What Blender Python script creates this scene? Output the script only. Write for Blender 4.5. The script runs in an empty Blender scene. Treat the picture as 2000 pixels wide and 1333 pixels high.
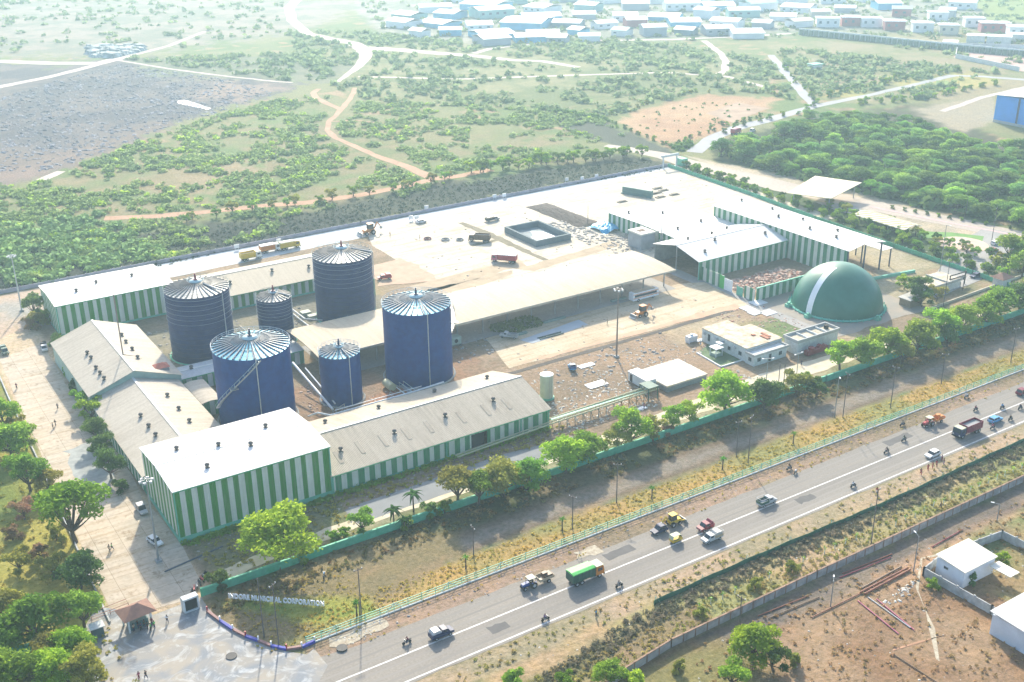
import bpy, bmesh, math, random
import numpy as np
from mathutils import Vector, Matrix
random.seed(7); rng = np.random.default_rng(7)
R = math.radians; PI = math.pi
scene = bpy.context.scene; col = scene.collection
# ------------------------------------------------------------------ camera, sky, sun, exposure
FOC, PITCH, YAW, ROLL, HCAM = 2200.0, R(23.1), R(57.1), R(0.6), 130.0
fw = np.array([math.cos(YAW)*math.cos(PITCH), math.sin(YAW)*math.cos(PITCH), -math.sin(PITCH)])
_rt = np.array([math.sin(YAW), -math.cos(YAW), 0.0]); _up = np.cross(_rt, fw)
rt = math.cos(ROLL)*_rt - math.sin(ROLL)*_up
up = math.sin(ROLL)*_rt + math.cos(ROLL)*_up
cam = bpy.data.cameras.new('camera'); camo = bpy.data.objects.new('camera', cam); col.objects.link(camo)
cam.sensor_width = 36; cam.lens = FOC/2000*36; cam.clip_start = 1; cam.clip_end = 8000
camo.matrix_world = Matrix(((rt[0], up[0], -fw[0], 0), (rt[1], up[1], -fw[1], 0), (rt[2], up[2], -fw[2], HCAM), (0, 0, 0, 1)))
scene.camera = camo
SUN_AZ, SUN_EL = R(63.3), R(31)          # azimuth counted from +X
w = bpy.data.worlds.new('World'); scene.world = w; w.use_nodes = True
wn = w.node_tree; bg = wn.nodes['Background']; sky = wn.nodes.new('ShaderNodeTexSky')
sky.sky_type = 'NISHITA'; sky.sun_disc = False; sky.sun_elevation = SUN_EL; sky.sun_rotation = PI/2 - SUN_AZ
sky.air_density = .8; sky.dust_density = 2.0; sky.ozone_density = 1.0
wn.links.new(sky.outputs[0], bg.inputs[0]); bg.inputs[1].default_value = 0.15
sl = bpy.data.lights.new('sun', 'SUN'); slo = bpy.data.objects.new('sun', sl); col.objects.link(slo)
sl.energy = 3.4; sl.angle = R(1.5); sl.color = (1.0, 0.90, 0.73)
sd = Vector((math.cos(SUN_AZ)*math.cos(SUN_EL), math.sin(SUN_AZ)*math.cos(SUN_EL), math.sin(SUN_EL)))
slo.rotation_euler = sd.to_track_quat('Z', 'Y').to_euler(); slo.location = (300, 500, 400)
scene.view_settings.view_transform = 'Standard'; scene.view_settings.look = 'None'
scene.view_settings.exposure = 1.25; scene.view_settings.gamma = 1
scene.cycles.volume_bounces = 0; scene.cycles.max_bounces = 5
scene.cycles.transparent_max_bounces = 8

def G(x, y, z=0.0):
    """map coordinates of a spot read off the survey photograph (2000 px wide) at height z"""
    d = fw*FOC + rt*(x-1000) + up*(666.5-y)
    t = (z-HCAM)/d[2]
    return float(d[0]*t), float(d[1]*t)
def pix(X, Y, Z=0.0):
    V = np.stack([X, Y, np.zeros_like(X)+Z-HCAM], -1); wz = V@fw
    return 1000+FOC*(V@rt)/wz, 666.5-FOC*(V@up)/wz, wz

# ------------------------------------------------------------------ materials
MATS = {}
def _n(nt, t, **k):
    n = nt.nodes.new(t)
    for a, b in k.items(): setattr(n, a, b)
    return n
def noise(nt, vec, scale, detail=3.0, rough=.6):
    n = _n(nt, 'ShaderNodeTexNoise'); n.inputs['Scale'].default_value = scale
    n.inputs['Detail'].default_value = detail; n.inputs['Roughness'].default_value = rough
    if vec is not None: nt.links.new(vec, n.inputs['Vector'])
    return n.outputs['Fac']
def ramp(nt, fac, a, b, ca=(0, 0, 0, 1), cb=(1, 1, 1, 1)):
    r = _n(nt, 'ShaderNodeValToRGB'); e = r.color_ramp.elements
    e[0].position = a; e[1].position = b; e[0].color = ca; e[1].color = cb
    nt.links.new(fac, r.inputs[0]); return r.outputs[0]
def mixc(nt, fac, a, b, mode='MIX'):
    m = _n(nt, 'ShaderNodeMix', data_type='RGBA', blend_type=mode)
    for s, v in ((0, fac), (6, a), (7, b)):
        if hasattr(v, 'links'): nt.links.new(v, m.inputs[s])
        elif s == 0: m.inputs[0].default_value = v
        else: m.inputs[s].default_value = (*v[:3], 1)
    return m.outputs[2]
def mat(name, c, rough=.7, var=.25, scale=.6, metal=0.0, bump=0.0, bscale=2.0, c2=None, spec=.4, fine=None, coord='pos', objvar=0.0, stretch=None, joints=0):
    """principled surface with two scales of wear / dirt variation"""
    if name in MATS: return MATS[name]
    m = bpy.data.materials.new(name); m.use_nodes = True; nt = m.node_tree; b = nt.nodes['Principled BSDF']
    if coord == 'pos': vec = _n(nt, 'ShaderNodeNewGeometry').outputs['Position']
    else: vec = _n(nt, 'ShaderNodeTexCoord').outputs['Object']
    if stretch:
        mp = _n(nt, 'ShaderNodeMapping'); mp.inputs['Scale'].default_value = stretch; nt.links.new(vec, mp.inputs[0]); vec2 = mp.outputs[0]
    else: vec2 = vec
    c2 = c2 or tuple(v*(1-var) for v in c)
    f = ramp(nt, noise(nt, vec2, scale, 5), .35, .65)
    o = mixc(nt, f, c, c2)
    if fine:
        f2 = ramp(nt, noise(nt, vec, fine, 3), .3, .7)
        o = mixc(nt, f2, o, mixc(nt, 1.0, o, (.78, .76, .74), 'MULTIPLY'))
    if joints:      # cast slab joints every few metres, partly filled with dirt
        bk = _n(nt, 'ShaderNodeTexBrick'); bk.offset = 0; bk.inputs['Scale'].default_value = 1; bk.inputs['Mortar Size'].default_value = .045; bk.inputs['Brick Width'].default_value = joints; bk.inputs['Row Height'].default_value = joints*.8
        for q_, v_ in (('Color1', (1,1,1,1)), ('Color2', (.90,.90,.88,1)), ('Mortar', (.42,.38,.32,1))): bk.inputs[q_].default_value = v_
        nt.links.new(vec, bk.inputs['Vector']); o = mixc(nt, .8, o, bk.outputs['Color'], 'MULTIPLY')
        mp2 = _n(nt, 'ShaderNodeMapping'); mp2.inputs['Scale'].default_value = (.05, .5, 1); nt.links.new(vec, mp2.inputs[0])
        o = mixc(nt, ramp(nt, noise(nt, mp2.outputs[0], 1, 5), .48, .70), o, mixc(nt, 1.0, o, (.74,.68,.58), 'MULTIPLY'))
        o = mixc(nt, ramp(nt, noise(nt, vec, .25, 6, .75), .56, .66), o, mixc(nt, 1.0, o, (.66,.60,.52), 'MULTIPLY'))
    if objvar:
        oi = _n(nt, 'ShaderNodeObjectInfo'); mr = _n(nt, 'ShaderNodeMapRange')
        mr.inputs[3].default_value = 1-objvar; mr.inputs[4].default_value = 1+objvar
        nt.links.new(oi.outputs['Random'], mr.inputs[0])
        hs = _n(nt, 'ShaderNodeHueSaturation'); nt.links.new(mr.outputs[0], hs.inputs['Value']); nt.links.new(o, hs.inputs['Color']); o = hs.outputs[0]
    nt.links.new(o, b.inputs['Base Color'])
    b.inputs['Roughness'].default_value = rough; b.inputs['Metallic'].default_value = metal
    b.inputs['Specular IOR Level'].default_value = spec
    if bump:
        bp = _n(nt, 'ShaderNodeBump'); bp.inputs['Strength'].default_value = 1; bp.inputs['Distance'].default_value = bump
        nt.links.new(noise(nt, vec, bscale, 4), bp.inputs['Height']); nt.links.new(bp.outputs[0], b.inputs['Normal'])
    MATS[name] = m; return m
def stripe_mat(name, green, white=(.80, .84, .72), period=2.6, phase=0.0, duty=.5):
    """profiled sheet painted in alternating green and white upright bands"""
    if name in MATS: return MATS[name]
    m = bpy.data.materials.new(name); m.use_nodes = True; nt = m.node_tree; b = nt.nodes['Principled BSDF']
    ge = _n(nt, 'ShaderNodeNewGeometry'); sx = _n(nt, 'ShaderNodeSeparateXYZ'); nt.links.new(ge.outputs['Position'], sx.inputs[0])
    def mth(op, a, bb=None):
        q = _n(nt, 'ShaderNodeMath', operation=op)
        for i, v in enumerate((a, bb)):
            if v is None: continue
            if hasattr(v, 'links'): nt.links.new(v, q.inputs[i])
            else: q.inputs[i].default_value = v
        return q.outputs[0]
    s = mth('ADD', sx.outputs[0], sx.outputs[1])
    w1 = noise(nt, None, .09, 0)
    cmb = _n(nt, 'ShaderNodeCombineXYZ'); nt.links.new(mth('FLOOR', mth('DIVIDE', mth('ADD', s, phase), period)), cmb.inputs[0])
    wn_ = _n(nt, 'ShaderNodeTexWhiteNoise', noise_dimensions='3D'); nt.links.new(cmb.outputs[0], wn_.inputs[0])
    fr = mth('FRACT', mth('DIVIDE', mth('ADD', s, phase), period))
    th = mth('ADD', mth('MULTIPLY', wn_.outputs[0], .16), duty-.08)
    msk = mth('GREATER_THAN', fr, th)
    geo = ge.outputs['Position']
    d = ramp(nt, noise(nt, geo, .5, 5), .3, .75)
    mp = _n(nt, 'ShaderNodeMapping'); mp.inputs['Scale'].default_value = (2.5, 2.5, .12); nt.links.new(geo, mp.inputs[0])
    st = ramp(nt, noise(nt, mp.outputs[0], 1.0, 4), .42, .75)
    g = mixc(nt, d, green, tuple(v*.8+.012 for v in green)); wh = mixc(nt, d, white, tuple(v*.86 for v in white))
    o = mixc(nt, msk, g, wh); o = mixc(nt, st, o, mixc(nt, .35, o, (.42, .40, .34)))
    nt.links.new(o, b.inputs['Base Color']); b.inputs['Roughness'].default_value = .5; b.inputs['Specular IOR Level'].default_value = .35
    bp = _n(nt, 'ShaderNodeBump'); bp.inputs['Distance'].default_value = .06
    sw = mth('SINE', mth('MULTIPLY', s, 2*PI/.33)); nt.links.new(sw, bp.inputs['Height']); nt.links.new(bp.outputs[0], b.inputs['Normal'])
    MATS[name] = m; return m
def roof_mat(name, c, dirt, axis='x', amt=.5, rough=.55, rib=.35):
    """ribbed sheet roofing, ribs and dirt streaks running down the slope"""
    if name in MATS: return MATS[name]
    m = bpy.data.materials.new(name); m.use_nodes = True; nt = m.node_tree; b = nt.nodes['Principled BSDF']
    ge = _n(nt, 'ShaderNodeNewGeometry').outputs['Position']
    mp = _n(nt, 'ShaderNodeMapping'); mp.inputs['Scale'].default_value = (1.1, .07, .07) if axis == 'x' else (.07, 1.1, .07)
    nt.links.new(ge, mp.inputs[0])
    st = ramp(nt, noise(nt, mp.outputs[0], 1.0, 6, .7), .40, .72)
    big = ramp(nt, noise(nt, ge, .07, 4), .35, .65)
    f = mixc(nt, 1.0, st, mixc(nt, big, (amt*.4,)*3, (amt,)*3), 'MULTIPLY')
    o = mixc(nt, f, c, dirt)
    fn = ramp(nt, noise(nt, ge, 1.7, 4), .42, .6)
    o = mixc(nt, fn, o, mixc(nt, 1.0, o, (.90, .89, .87), 'MULTIPLY'))
    nt.links.new(o, b.inputs['Base Color']); b.inputs['Roughness'].default_value = rough; b.inputs['Specular IOR Level'].default_value = .3
    sx = _n(nt, 'ShaderNodeSeparateXYZ'); nt.links.new(ge, sx.inputs[0])
    q = _n(nt, 'ShaderNodeMath', operation='MULTIPLY'); nt.links.new(sx.outputs[0 if axis == 'x' else 1], q.inputs[0]); q.inputs[1].default_value = 2*PI/rib
    s2 = _n(nt, 'ShaderNodeMath', operation='SINE'); nt.links.new(q.outputs[0], s2.inputs[0])
    bp = _n(nt, 'ShaderNodeBump'); bp.inputs['Distance'].default_value = .03
    nt.links.new(s2.outputs[0], bp.inputs['Height']); nt.links.new(bp.outputs[0], b.inputs['Normal'])
    MATS[name] = m; return m
def leaf_mat(name, c, c2, trans=.45, scale=.25, objvar=.25):
    if name in MATS: return MATS[name]
    m = bpy.data.materials.new(name); m.use_nodes = True; nt = m.node_tree
    for n in list(nt.nodes): nt.nodes.remove(n)
    out = _n(nt, 'ShaderNodeOutputMaterial'); df = _n(nt, 'ShaderNodeBsdfDiffuse'); tr = _n(nt, 'ShaderNodeBsdfTranslucent'); mx = _n(nt, 'ShaderNodeMixShader')
    ge = _n(nt, 'ShaderNodeNewGeometry').outputs['Position']
    f = ramp(nt, noise(nt, ge, scale, 4), .36, .64)
    o = mixc(nt, f, c, c2)
    oi = _n(nt, 'ShaderNodeObjectInfo'); hs = _n(nt, 'ShaderNodeHueSaturation')
    mr = _n(nt, 'ShaderNodeMapRange'); mr.inputs[3].default_value = 1-objvar; mr.inputs[4].default_value = 1+objvar; nt.links.new(oi.outputs['Random'], mr.inputs[0])
    mr2 = _n(nt, 'ShaderNodeMapRange'); mr2.inputs[3].default_value = .475; mr2.inputs[4].default_value = .515
    wn_ = _n(nt, 'ShaderNodeTexWhiteNoise', noise_dimensions='1D'); nt.links.new(oi.outputs['Random'], wn_.inputs['W']); nt.links.new(wn_.outputs[0], mr2.inputs[0])
    nt.links.new(mr.outputs[0], hs.inputs['Value']); nt.links.new(mr2.outputs[0], hs.inputs['Hue']); nt.links.new(o, hs.inputs['Color'])
    nt.links.new(hs.outputs[0], df.inputs[0]); nt.links.new(hs.outputs[0], tr.inputs[0])
    mx.inputs[0].default_value = trans; nt.links.new(df.outputs[0], mx.inputs[1]); nt.links.new(tr.outputs[0], mx.inputs[2]); nt.links.new(mx.outputs[0], out.inputs[0])
    MATS[name] = m; return m
def swirl_mat(name, ca, cb, cc, scale=.12):
    if name in MATS: return MATS[name]
    m = bpy.data.materials.new(name); m.use_nodes = True; nt = m.node_tree; b = nt.nodes['Principled BSDF']
    ge = _n(nt, 'ShaderNodeNewGeometry').outputs['Position']
    n1 = _n(nt, 'ShaderNodeTexNoise'); n1.inputs['Scale'].default_value = scale; n1.inputs['Detail'].default_value = 6; n1.inputs['Distortion'].default_value = 1.2; nt.links.new(ge, n1.inputs[0])
    n2 = _n(nt, 'ShaderNodeTexNoise'); n2.inputs['Scale'].default_value = scale*1.7; n2.inputs['Detail'].default_value = 9; n2.inputs['Roughness'].default_value = .7; n2.inputs['Distortion'].default_value = 2.2; nt.links.new(ge, n2.inputs[0])
    o = mixc(nt, ramp(nt, n1.outputs[0], .38, .62), ca, cb); o = mixc(nt, ramp(nt, n2.outputs[0], .50, .72), o, cc)
    nt.links.new(o, b.inputs['Base Color']); b.inputs['Roughness'].default_value = .75; b.inputs['Specular IOR Level'].default_value = .2
    MATS[name] = m; return m

C = dict(
 white=(.80, .82, .82), offwhite=(.66, .66, .60), black=(.02, .02, .022), glass=(.03, .04, .05), steel=(.35, .37, .38), grey=(.28, .29, .29),
 lgrey=(.5, .52, .52), green=(.06, .36, .16), mint=(.16, .52, .36), red=(.42, .03, .05), maroon=(.22, .02, .05), orange=(.65, .22, .03), yellow=(.70, .48, .04),
 blue=(.03, .08, .28), navy=(.02, .035, .10), skyblue=(.10, .35, .62), rust=(.26, .09, .05), brown=(.16, .10, .06), skin=(.22, .11, .06), tan=(.45, .36, .24),
 limegreen=(.10, .55, .12), darkgreen=(.03, .10, .07), pink=(.5, .12, .2), purple=(.16, .08, .25), cream=(.62, .60, .44), cement=(.42, .42, .40))
def pm(n):
    g = {'glass': dict(rough=.12, var=.1, spec=.6), 'steel': dict(rough=.45, metal=.4), 'black': dict(rough=.8)}.get(n, dict(rough=.5, var=.16, scale=1.5))
    return mat(n+'_paint', C[n], objvar=.06, coord='obj', **g)

# ------------------------------------------------------------------ mesh building
class MB:
    def __init__(s): s.v = []; s.f = []; s.sm = []; s.pr = []
    def add(s, vs, fs, smooth=False):
        k = len(s.v); s.pr.append((k, len(vs), len(s.f), len(fs))); s.v += [tuple(map(float, p)) for p in vs]; s.f += [tuple(k+i for i in f) for f in fs]; s.sm += [smooth]*len(fs); return s
    def box(s, x0, x1, y0, y1, z0, z1):
        return s.add([(x0,y0,z0),(x1,y0,z0),(x1,y1,z0),(x0,y1,z0),(x0,y0,z1),(x1,y0,z1),(x1,y1,z1),(x0,y1,z1)],
                     [(0,3,2,1),(4,5,6,7),(0,1,5,4),(1,2,6,5),(2,3,7,6),(3,0,4,7)])
    def bar(s, a, b, w, h=None, n=4):
        """straight member from a to b (square, or round when n > 4)"""
        a = Vector(a); b = Vector(b); h = h or w; d = (b-a).normalized()
        u = d.cross(Vector((0, 0, 1))); u = Vector((1, 0, 0)) if u.length < 1e-4 else u.normalized(); v = d.cross(u)
        off = PI/4 if n == 4 else 0; k = math.sqrt(2) if n == 4 else 1
        vs = []
        for p in (a, b):
            for i in range(n):
                t = 2*PI*i/n+off; vs.append(p+u*math.cos(t)*w/2*k+v*math.sin(t)*h/2*k)
        fs = [(i, (i+1) % n, n+(i+1) % n, n+i) for i in range(n)]+[tuple(range(n))[::-1], tuple(range(n, 2*n))]
        return s.add(vs, fs)
    def tube(s, pts, r, n=6):
        for a, b in zip(pts[:-1], pts[1:]): s.bar(a, b, 2*r, n=n)
        return s
    def ring(s, c, r, t, n=48, z=0):
        vs = []; fs = []
        for i in range(n):
            a = 2*PI*i/n
            for k in range(4):
                b = PI/2*k; rr = r+t*math.cos(b); vs.append((c[0]+rr*math.cos(a), c[1]+rr*math.sin(a), z+t*math.sin(b)))
        for i in range(n):
            for k in range(4):
                j = (i+1) % n; fs.append((4*i+k, 4*j+k, 4*j+(k+1) % 4, 4*i+(k+1) % 4))
        return s.add(vs, fs)
    def lathe(s, prof, n=24, c=(0, 0), smooth=True, close=False):
        vs = [(c[0]+r*math.cos(2*PI*i/n), c[1]+r*math.sin(2*PI*i/n), z) for r, z in prof for i in range(n)]
        fs = [(k*n+i, k*n+(i+1) % n, (k+1)*n+(i+1) % n, (k+1)*n+i) for k in range(len(prof)-1) for i in range(n)]
        s.add(vs, fs, smooth)
        if close:
            for k in (0, len(prof)-1): s.add(vs[k*n:(k+1)*n], [tuple(range(n)) if k else tuple(range(n))[::-1]])
        return s
    def cyl(s, c, r, z0, z1, n=16): return s.lathe([(r, z0), (r, z1)], n, c, True, True)
    def wheel(s, x, y, r, wd, z=None, n=14):
        z = r if z is None else z
        vs = [(x+r*math.cos(2*PI*i/n), y+sgn*wd/2, z+r*math.sin(2*PI*i/n)) for sgn in (-1, 1) for i in range(n)]
        fs = [(i, (i+1) % n, n+(i+1) % n, n+i) for i in range(n)]+[tuple(range(n))[::-1], tuple(range(n, 2*n))]
        return s.add(vs, fs)
    def prism(s, poly, z0, z1):
        n = len(poly); vs = [(x, y, z0) for x, y in poly]+[(x, y, z1) for x, y in poly]
        return s.add(vs, [(i, (i+1) % n, n+(i+1) % n, n+i) for i in range(n)]+[tuple(range(n))[::-1], tuple(range(n, 2*n))])
    def side(s, poly, y0, y1):
        """poly of (x, z) extruded along y"""
        n = len(poly); vs = [(x, y0, z) for x, z in poly]+[(x, y1, z) for x, z in poly]
        return s.add(vs, [(i, (i+1) % n, n+(i+1) % n, n+i) for i in range(n)]+[tuple(range(n))[::-1], tuple(range(n, 2*n))])
    def front(s, poly, x0, x1):
        """poly of (y, z) extruded along x"""
        n = len(poly); vs = [(x0, y, z) for y, z in poly]+[(x1, y, z) for y, z in poly]
        return s.add(vs, [(i, (i+1) % n, n+(i+1) % n, n+i) for i in range(n)]+[tuple(range(n))[::-1], tuple(range(n, 2*n))])
    def mesh(s, name, m):
        me = bpy.data.meshes.new(name); me.from_pydata(s.v, [], s.f); me.update()
        me.polygons.foreach_set('use_smooth', s.sm)
        bm = bmesh.new(); bm.from_mesh(me); bmesh.ops.recalc_face_normals(bm, faces=bm.faces); bm.to_mesh(me); bm.free()
        me.materials.append(m); return me
def tag(o, label=None, cat=None, group=None, kind=None):
    if label: o['label'] = label
    if cat: o['category'] = cat
    if group: o['group'] = group
    if kind: o['kind'] = kind
    return o
def thing(name, label, cat, loc=(0, 0, 0), rz=0.0, group=None):
    o = bpy.data.objects.new(name, None); col.objects.link(o); o.location = loc if len(loc) == 3 else (*loc, 0); o.rotation_euler = (0, 0, rz)
    o.empty_display_size = .5
    return tag(o, label, cat, group)
SPLIT = {'post','leg','floodlight','pilaster','side_window','headlight','tail_light','lamp_head','anchor_bolt','fan','stand','gate_panel','sleeper','roof_debris','window','pole','slanted_brace','red_object'}
def pieces(mb):
    """the separate pieces of a builder: primitives whose boxes touch stay together"""
    V_ = np.array(mb.v); bb = [(V_[k:k+n].min(0)-.03, V_[k:k+n].max(0)+.03) for k, n, _, _ in mb.pr]; gid = list(range(len(bb)))
    def f(i):
        while gid[i] != i: i = gid[i]
        return i
    for i in range(len(bb)):
        for j in range(i):
            if (bb[i][0] <= bb[j][1]).all() and (bb[j][0] <= bb[i][1]).all(): gid[f(i)] = f(j)
    out = {}
    for i, (k, n, fk, fn) in enumerate(mb.pr): out.setdefault(f(i), MB()).add(mb.v[k:k+n], [tuple(q-k for q in ff) for ff in mb.f[fk:fk+fn]], mb.sm[fk] if fn else False)
    return list(out.values())
def part(name, mb, m, parent=None, label=None):
    if name in SPLIT and isinstance(mb, MB) and len(mb.pr) > 1:
        ps = pieces(mb)
        if len(ps) > 1:
            o = None
            for q in ps: o = part(name, q, m, parent, label)
            return o
    me = mb.mesh(name, m) if isinstance(mb, MB) else mb
    o = bpy.data.objects.new(name, me); col.objects.link(o); o.parent = parent
    if label: o['label'] = label
    return o
def solo(name, mb, m, label, cat, loc=(0, 0, 0), rz=0, group=None):
    o = part(name, mb, m); o.location = loc if len(loc) == 3 else (*loc, 0); o.rotation_euler = (0, 0, rz); return tag(o, label, cat, group)
def struct(name, mb, m, kind='structure'):
    o = part(name, mb, m); o['kind'] = kind; return o
def dup(o, loc=None, rz=None, label=None, group=None, scale=None, parent=None):
    c = o.copy(); col.objects.link(c)
    if parent is not None: c.parent = parent
    if loc is not None: c.location = loc if len(loc) == 3 else (*loc, 0)
    if rz is not None: c.rotation_euler = (0, 0, rz)
    if scale is not None: c.scale = scale if hasattr(scale, '__len__') else (scale,)*3
    if label: c['label'] = label
    if group: c['group'] = group
    for ch in o.children: dup(ch, parent=c)
    return c
ORD = ['first', 'second', 'third', 'fourth', 'fifth', 'sixth', 'seventh', 'eighth', 'ninth', 'tenth', 'eleventh', 'twelfth', 'thirteenth', 'fourteenth', 'fifteenth',
       'sixteenth', 'seventeenth', 'eighteenth', 'nineteenth', 'twentieth']
def nth(i):
    if i < 20: return ORD[i]
    t, u = divmod(i+1, 10); T = {2: 'twent', 3: 'thirt', 4: 'fort', 5: 'fift', 6: 'sixt', 7: 'sevent', 8: 'eight', 9: 'ninet'}[t]
    return T+'ieth' if u == 0 else T+'y-'+ORD[u-1]

# ------------------------------------------------------------------ the ground: one sheet, its colours laid out as soil and grass patches
def axis(lo, hi, fine, mid, far): 
    a = list(np.arange(lo, mid, fine))+list(np.arange(mid, hi, far))
    return np.array([-3000, -1500, -600, -200]+a+[hi, hi+200, hi+600, 3500])
gx = axis(-20, 1150, 1.5, 400, 4.0); gy = axis(60, 1400, 1.5, 400, 3.6)
NX, NY = len(gx), len(gy)
VX, VY = np.meshgrid(gx, gy); VX = VX.ravel(); VY = VY.ravel()
def fnoise(x, y, s, seed):
    """smooth value noise on the plan"""
    r = np.random.default_rng(seed).random((256, 256)); u = x/s; v = y/s
    i = np.floor(u).astype(int); j = np.floor(v).astype(int); fu = u-i; fv = v-j; fu = fu*fu*(3-2*fu); fv = fv*fv*(3-2*fv)
    g = lambda a, b: r[a % 256, b % 256]
    return (g(i, j)*(1-fu)+g(i+1, j)*fu)*(1-fv)+(g(i, j+1)*(1-fu)+g(i+1, j+1)*fu)*fv
def sdist(px, py, poly):
    """signed distance (inside positive)"""
    P = np.array(poly, float); n = len(P); ins = np.zeros(px.shape, bool); dm = np.full(px.shape, 1e9)
    for i in range(n):
        ax, ay = P[i]; bx, by = P[(i+1) % n]
        cnd = ((ay > py) != (by > py))
        with np.errstate(divide='ignore', invalid='ignore'): xx = (bx-ax)*(py-ay)/((by-ay) or 1e-9)+ax
        ins ^= cnd & (px < xx)
        t = np.clip(((px-ax)*(bx-ax)+(py-ay)*(by-ay))/max((bx-ax)**2+(by-ay)**2, 1e-9), 0, 1)
        dm = np.minimum(dm, np.hypot(px-ax-t*(bx-ax), py-ay-t*(by-ay)))
    return np.where(ins, dm, -dm)
def line_poly(pts, wd):
    """outline of a band of width wd along pts"""
    L = []; Rr = []
    for i, p in enumerate(pts):
        a = np.array(pts[max(i-1, 0)]); b = np.array(pts[min(i+1, len(pts)-1)]); d = (b-a)/np.linalg.norm(b-a); n = np.array([-d[1], d[0]])
        k = wd[i] if hasattr(wd, '__len__') else wd
        L.append(np.array(p)+n*k/2); Rr.append(np.array(p)-n*k/2)
    return [tuple(q) for q in L+Rr[::-1]]
PXX, PYY, _w = pix(VX, VY); vis = _w > 5
cols = np.zeros((NX*NY, 3)); n1 = fnoise(VX, VY, 22, 1); n2 = fnoise(VX, VY, 7, 2); n3 = fnoise(VX, VY, 70, 3); n4 = fnoise(VX, VY, 3.0, 4)
scrubA = np.array((.22, .22, .11)); scrubB = np.array((.14, .19, .07)); scrubC = np.array((.36, .25, .16))
k = np.clip((n1*.5+n3*.5-.38)*4, 0, 1)[:, None]; cols[:] = scrubA*(1-k)+scrubB*k
k = np.clip((n2*.6+n1*.4-.62)*6, 0, 1)[:, None]; cols[:] = cols*(1-k)+scrubC*k
def paint(poly, c, c2=None, soft=6, jit=12, world=False, amt=1.0, mixn=None):
    """blend a patch of soil or grass into the ground colours, with a ragged edge"""
    x, y = (VX, VY) if world else (PXX, PYY)
    P = np.array(poly, float); mk = vis & (x > P[:, 0].min()-60) & (x < P[:, 0].max()+60) & (y > P[:, 1].min()-60) & (y < P[:, 1].max()+60)
    idx = np.nonzero(mk)[0]
    d = sdist(x[idx], y[idx], poly)+(n2[idx]+n4[idx]-1.0)*jit
    a = (np.clip(d/soft+.5, 0, 1)*amt)[:, None]
    q = n1[idx]*.5+n2[idx]*.35+n4[idx]*.15 if mixn is None else mixn[idx]
    cc = np.array(c)[None]; 
    if c2 is not None:
        t = np.clip((q-.36)*3.6, 0, 1)[:, None]; cc = np.array(c)*(1-t)+np.array(c2)*t
    cols[idx] = cols[idx]*(1-a)+cc*a
# far ground
paint([(-300,-300),(760,-300),(690,20),(600,60),(240,112),(-300,105)], (.31,.26,.23), (.21,.21,.17), 10, 20)
paint([(600,60),(1300,85),(1500,130),(1480,200),(1150,215),(800,190),(640,160),(560,120)], (.25,.24,.13), (.15,.18,.08), 10, 25)
paint([(690,-300),(2300,-300),(2300,60),(1640,65),(1000,88),(760,80),(690,20)], (.34,.31,.28), (.20,.21,.17), 8, 10)
paint([(1900,0),(2300,-60),(2300,60),(1930,40)], (.22,.27,.08), None, 5, 4)
paint([(1500,90),(1900,60),(2300,110),(2300,200),(1800,205),(1560,190)], (.30,.25,.16), (.20,.21,.10), 8, 14)
paint([(1870,88),(2300,95),(2300,165),(1990,138),(1862,112)], (.44,.32,.27), (.38,.28,.24), 2, 1)
# landfill
paint([(-300,108),(120,128),(245,112),(420,120),(560,158),(600,160),(540,188),(420,215),(320,252),(200,300),(80,350),(-300,420)], (.10,.095,.115), (.17,.145,.15), 8, 14)
paint([(240,115),(560,110),(700,130),(640,160),(560,158),(300,150)], (.14,.16,.11), (.20,.20,.14), 8, 14)
paint([(-300,300),(100,300),(240,260),(330,240),(330,250),(200,300),(80,350),(-300,420)], (.26,.19,.17), (.19,.15,.14), 10, 12)
paint([(420,160),(560,170),(480,195),(380,190)], (.27,.20,.18), None, 12, 14)
# orange plots
paint([(1195,236),(1360,186),(1530,193),(1480,222),(1370,270),(1300,285)], (.46,.30,.19), (.40,.24,.15), 5, 8)
paint([(500,290),(760,240),(1000,270),(860,330),(600,350),(470,330)], (.32,.25,.15), (.18,.19,.09), 14, 30, amt=.6)
# scrub belt near the path, greener
paint([(-300,430),(100,355),(620,200),(700,330),(1000,260),(1250,300),(1320,325),(700,440),(-300,620)], (.13,.20,.07), (.24,.21,.12), 14, 26, amt=.85)
paint([(250,345),(420,300),(560,330),(380,390),(240,380)], (.35,.25,.17), (.24,.20,.11), 14, 20, amt=.8)
# dark bank behind the boundary wall
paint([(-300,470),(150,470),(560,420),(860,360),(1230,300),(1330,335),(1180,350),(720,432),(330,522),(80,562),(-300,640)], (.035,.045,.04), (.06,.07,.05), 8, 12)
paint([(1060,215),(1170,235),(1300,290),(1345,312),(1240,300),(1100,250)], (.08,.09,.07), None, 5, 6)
# wood floor, right
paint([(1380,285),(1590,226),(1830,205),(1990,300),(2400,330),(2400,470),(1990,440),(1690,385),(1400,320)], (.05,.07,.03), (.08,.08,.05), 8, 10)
paint([(1780,215),(1940,185),(1950,235),(1880,262)], (.33,.28,.21), None, 6, 6)
for p in ([(1620,170),(1700,165),(1690,190),(1600,190)], [(1720,150),(1900,140),(1960,160),(1800,190)]): paint(p, (.38,.32,.12), (.25,.27,.09), 6, 8)
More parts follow.
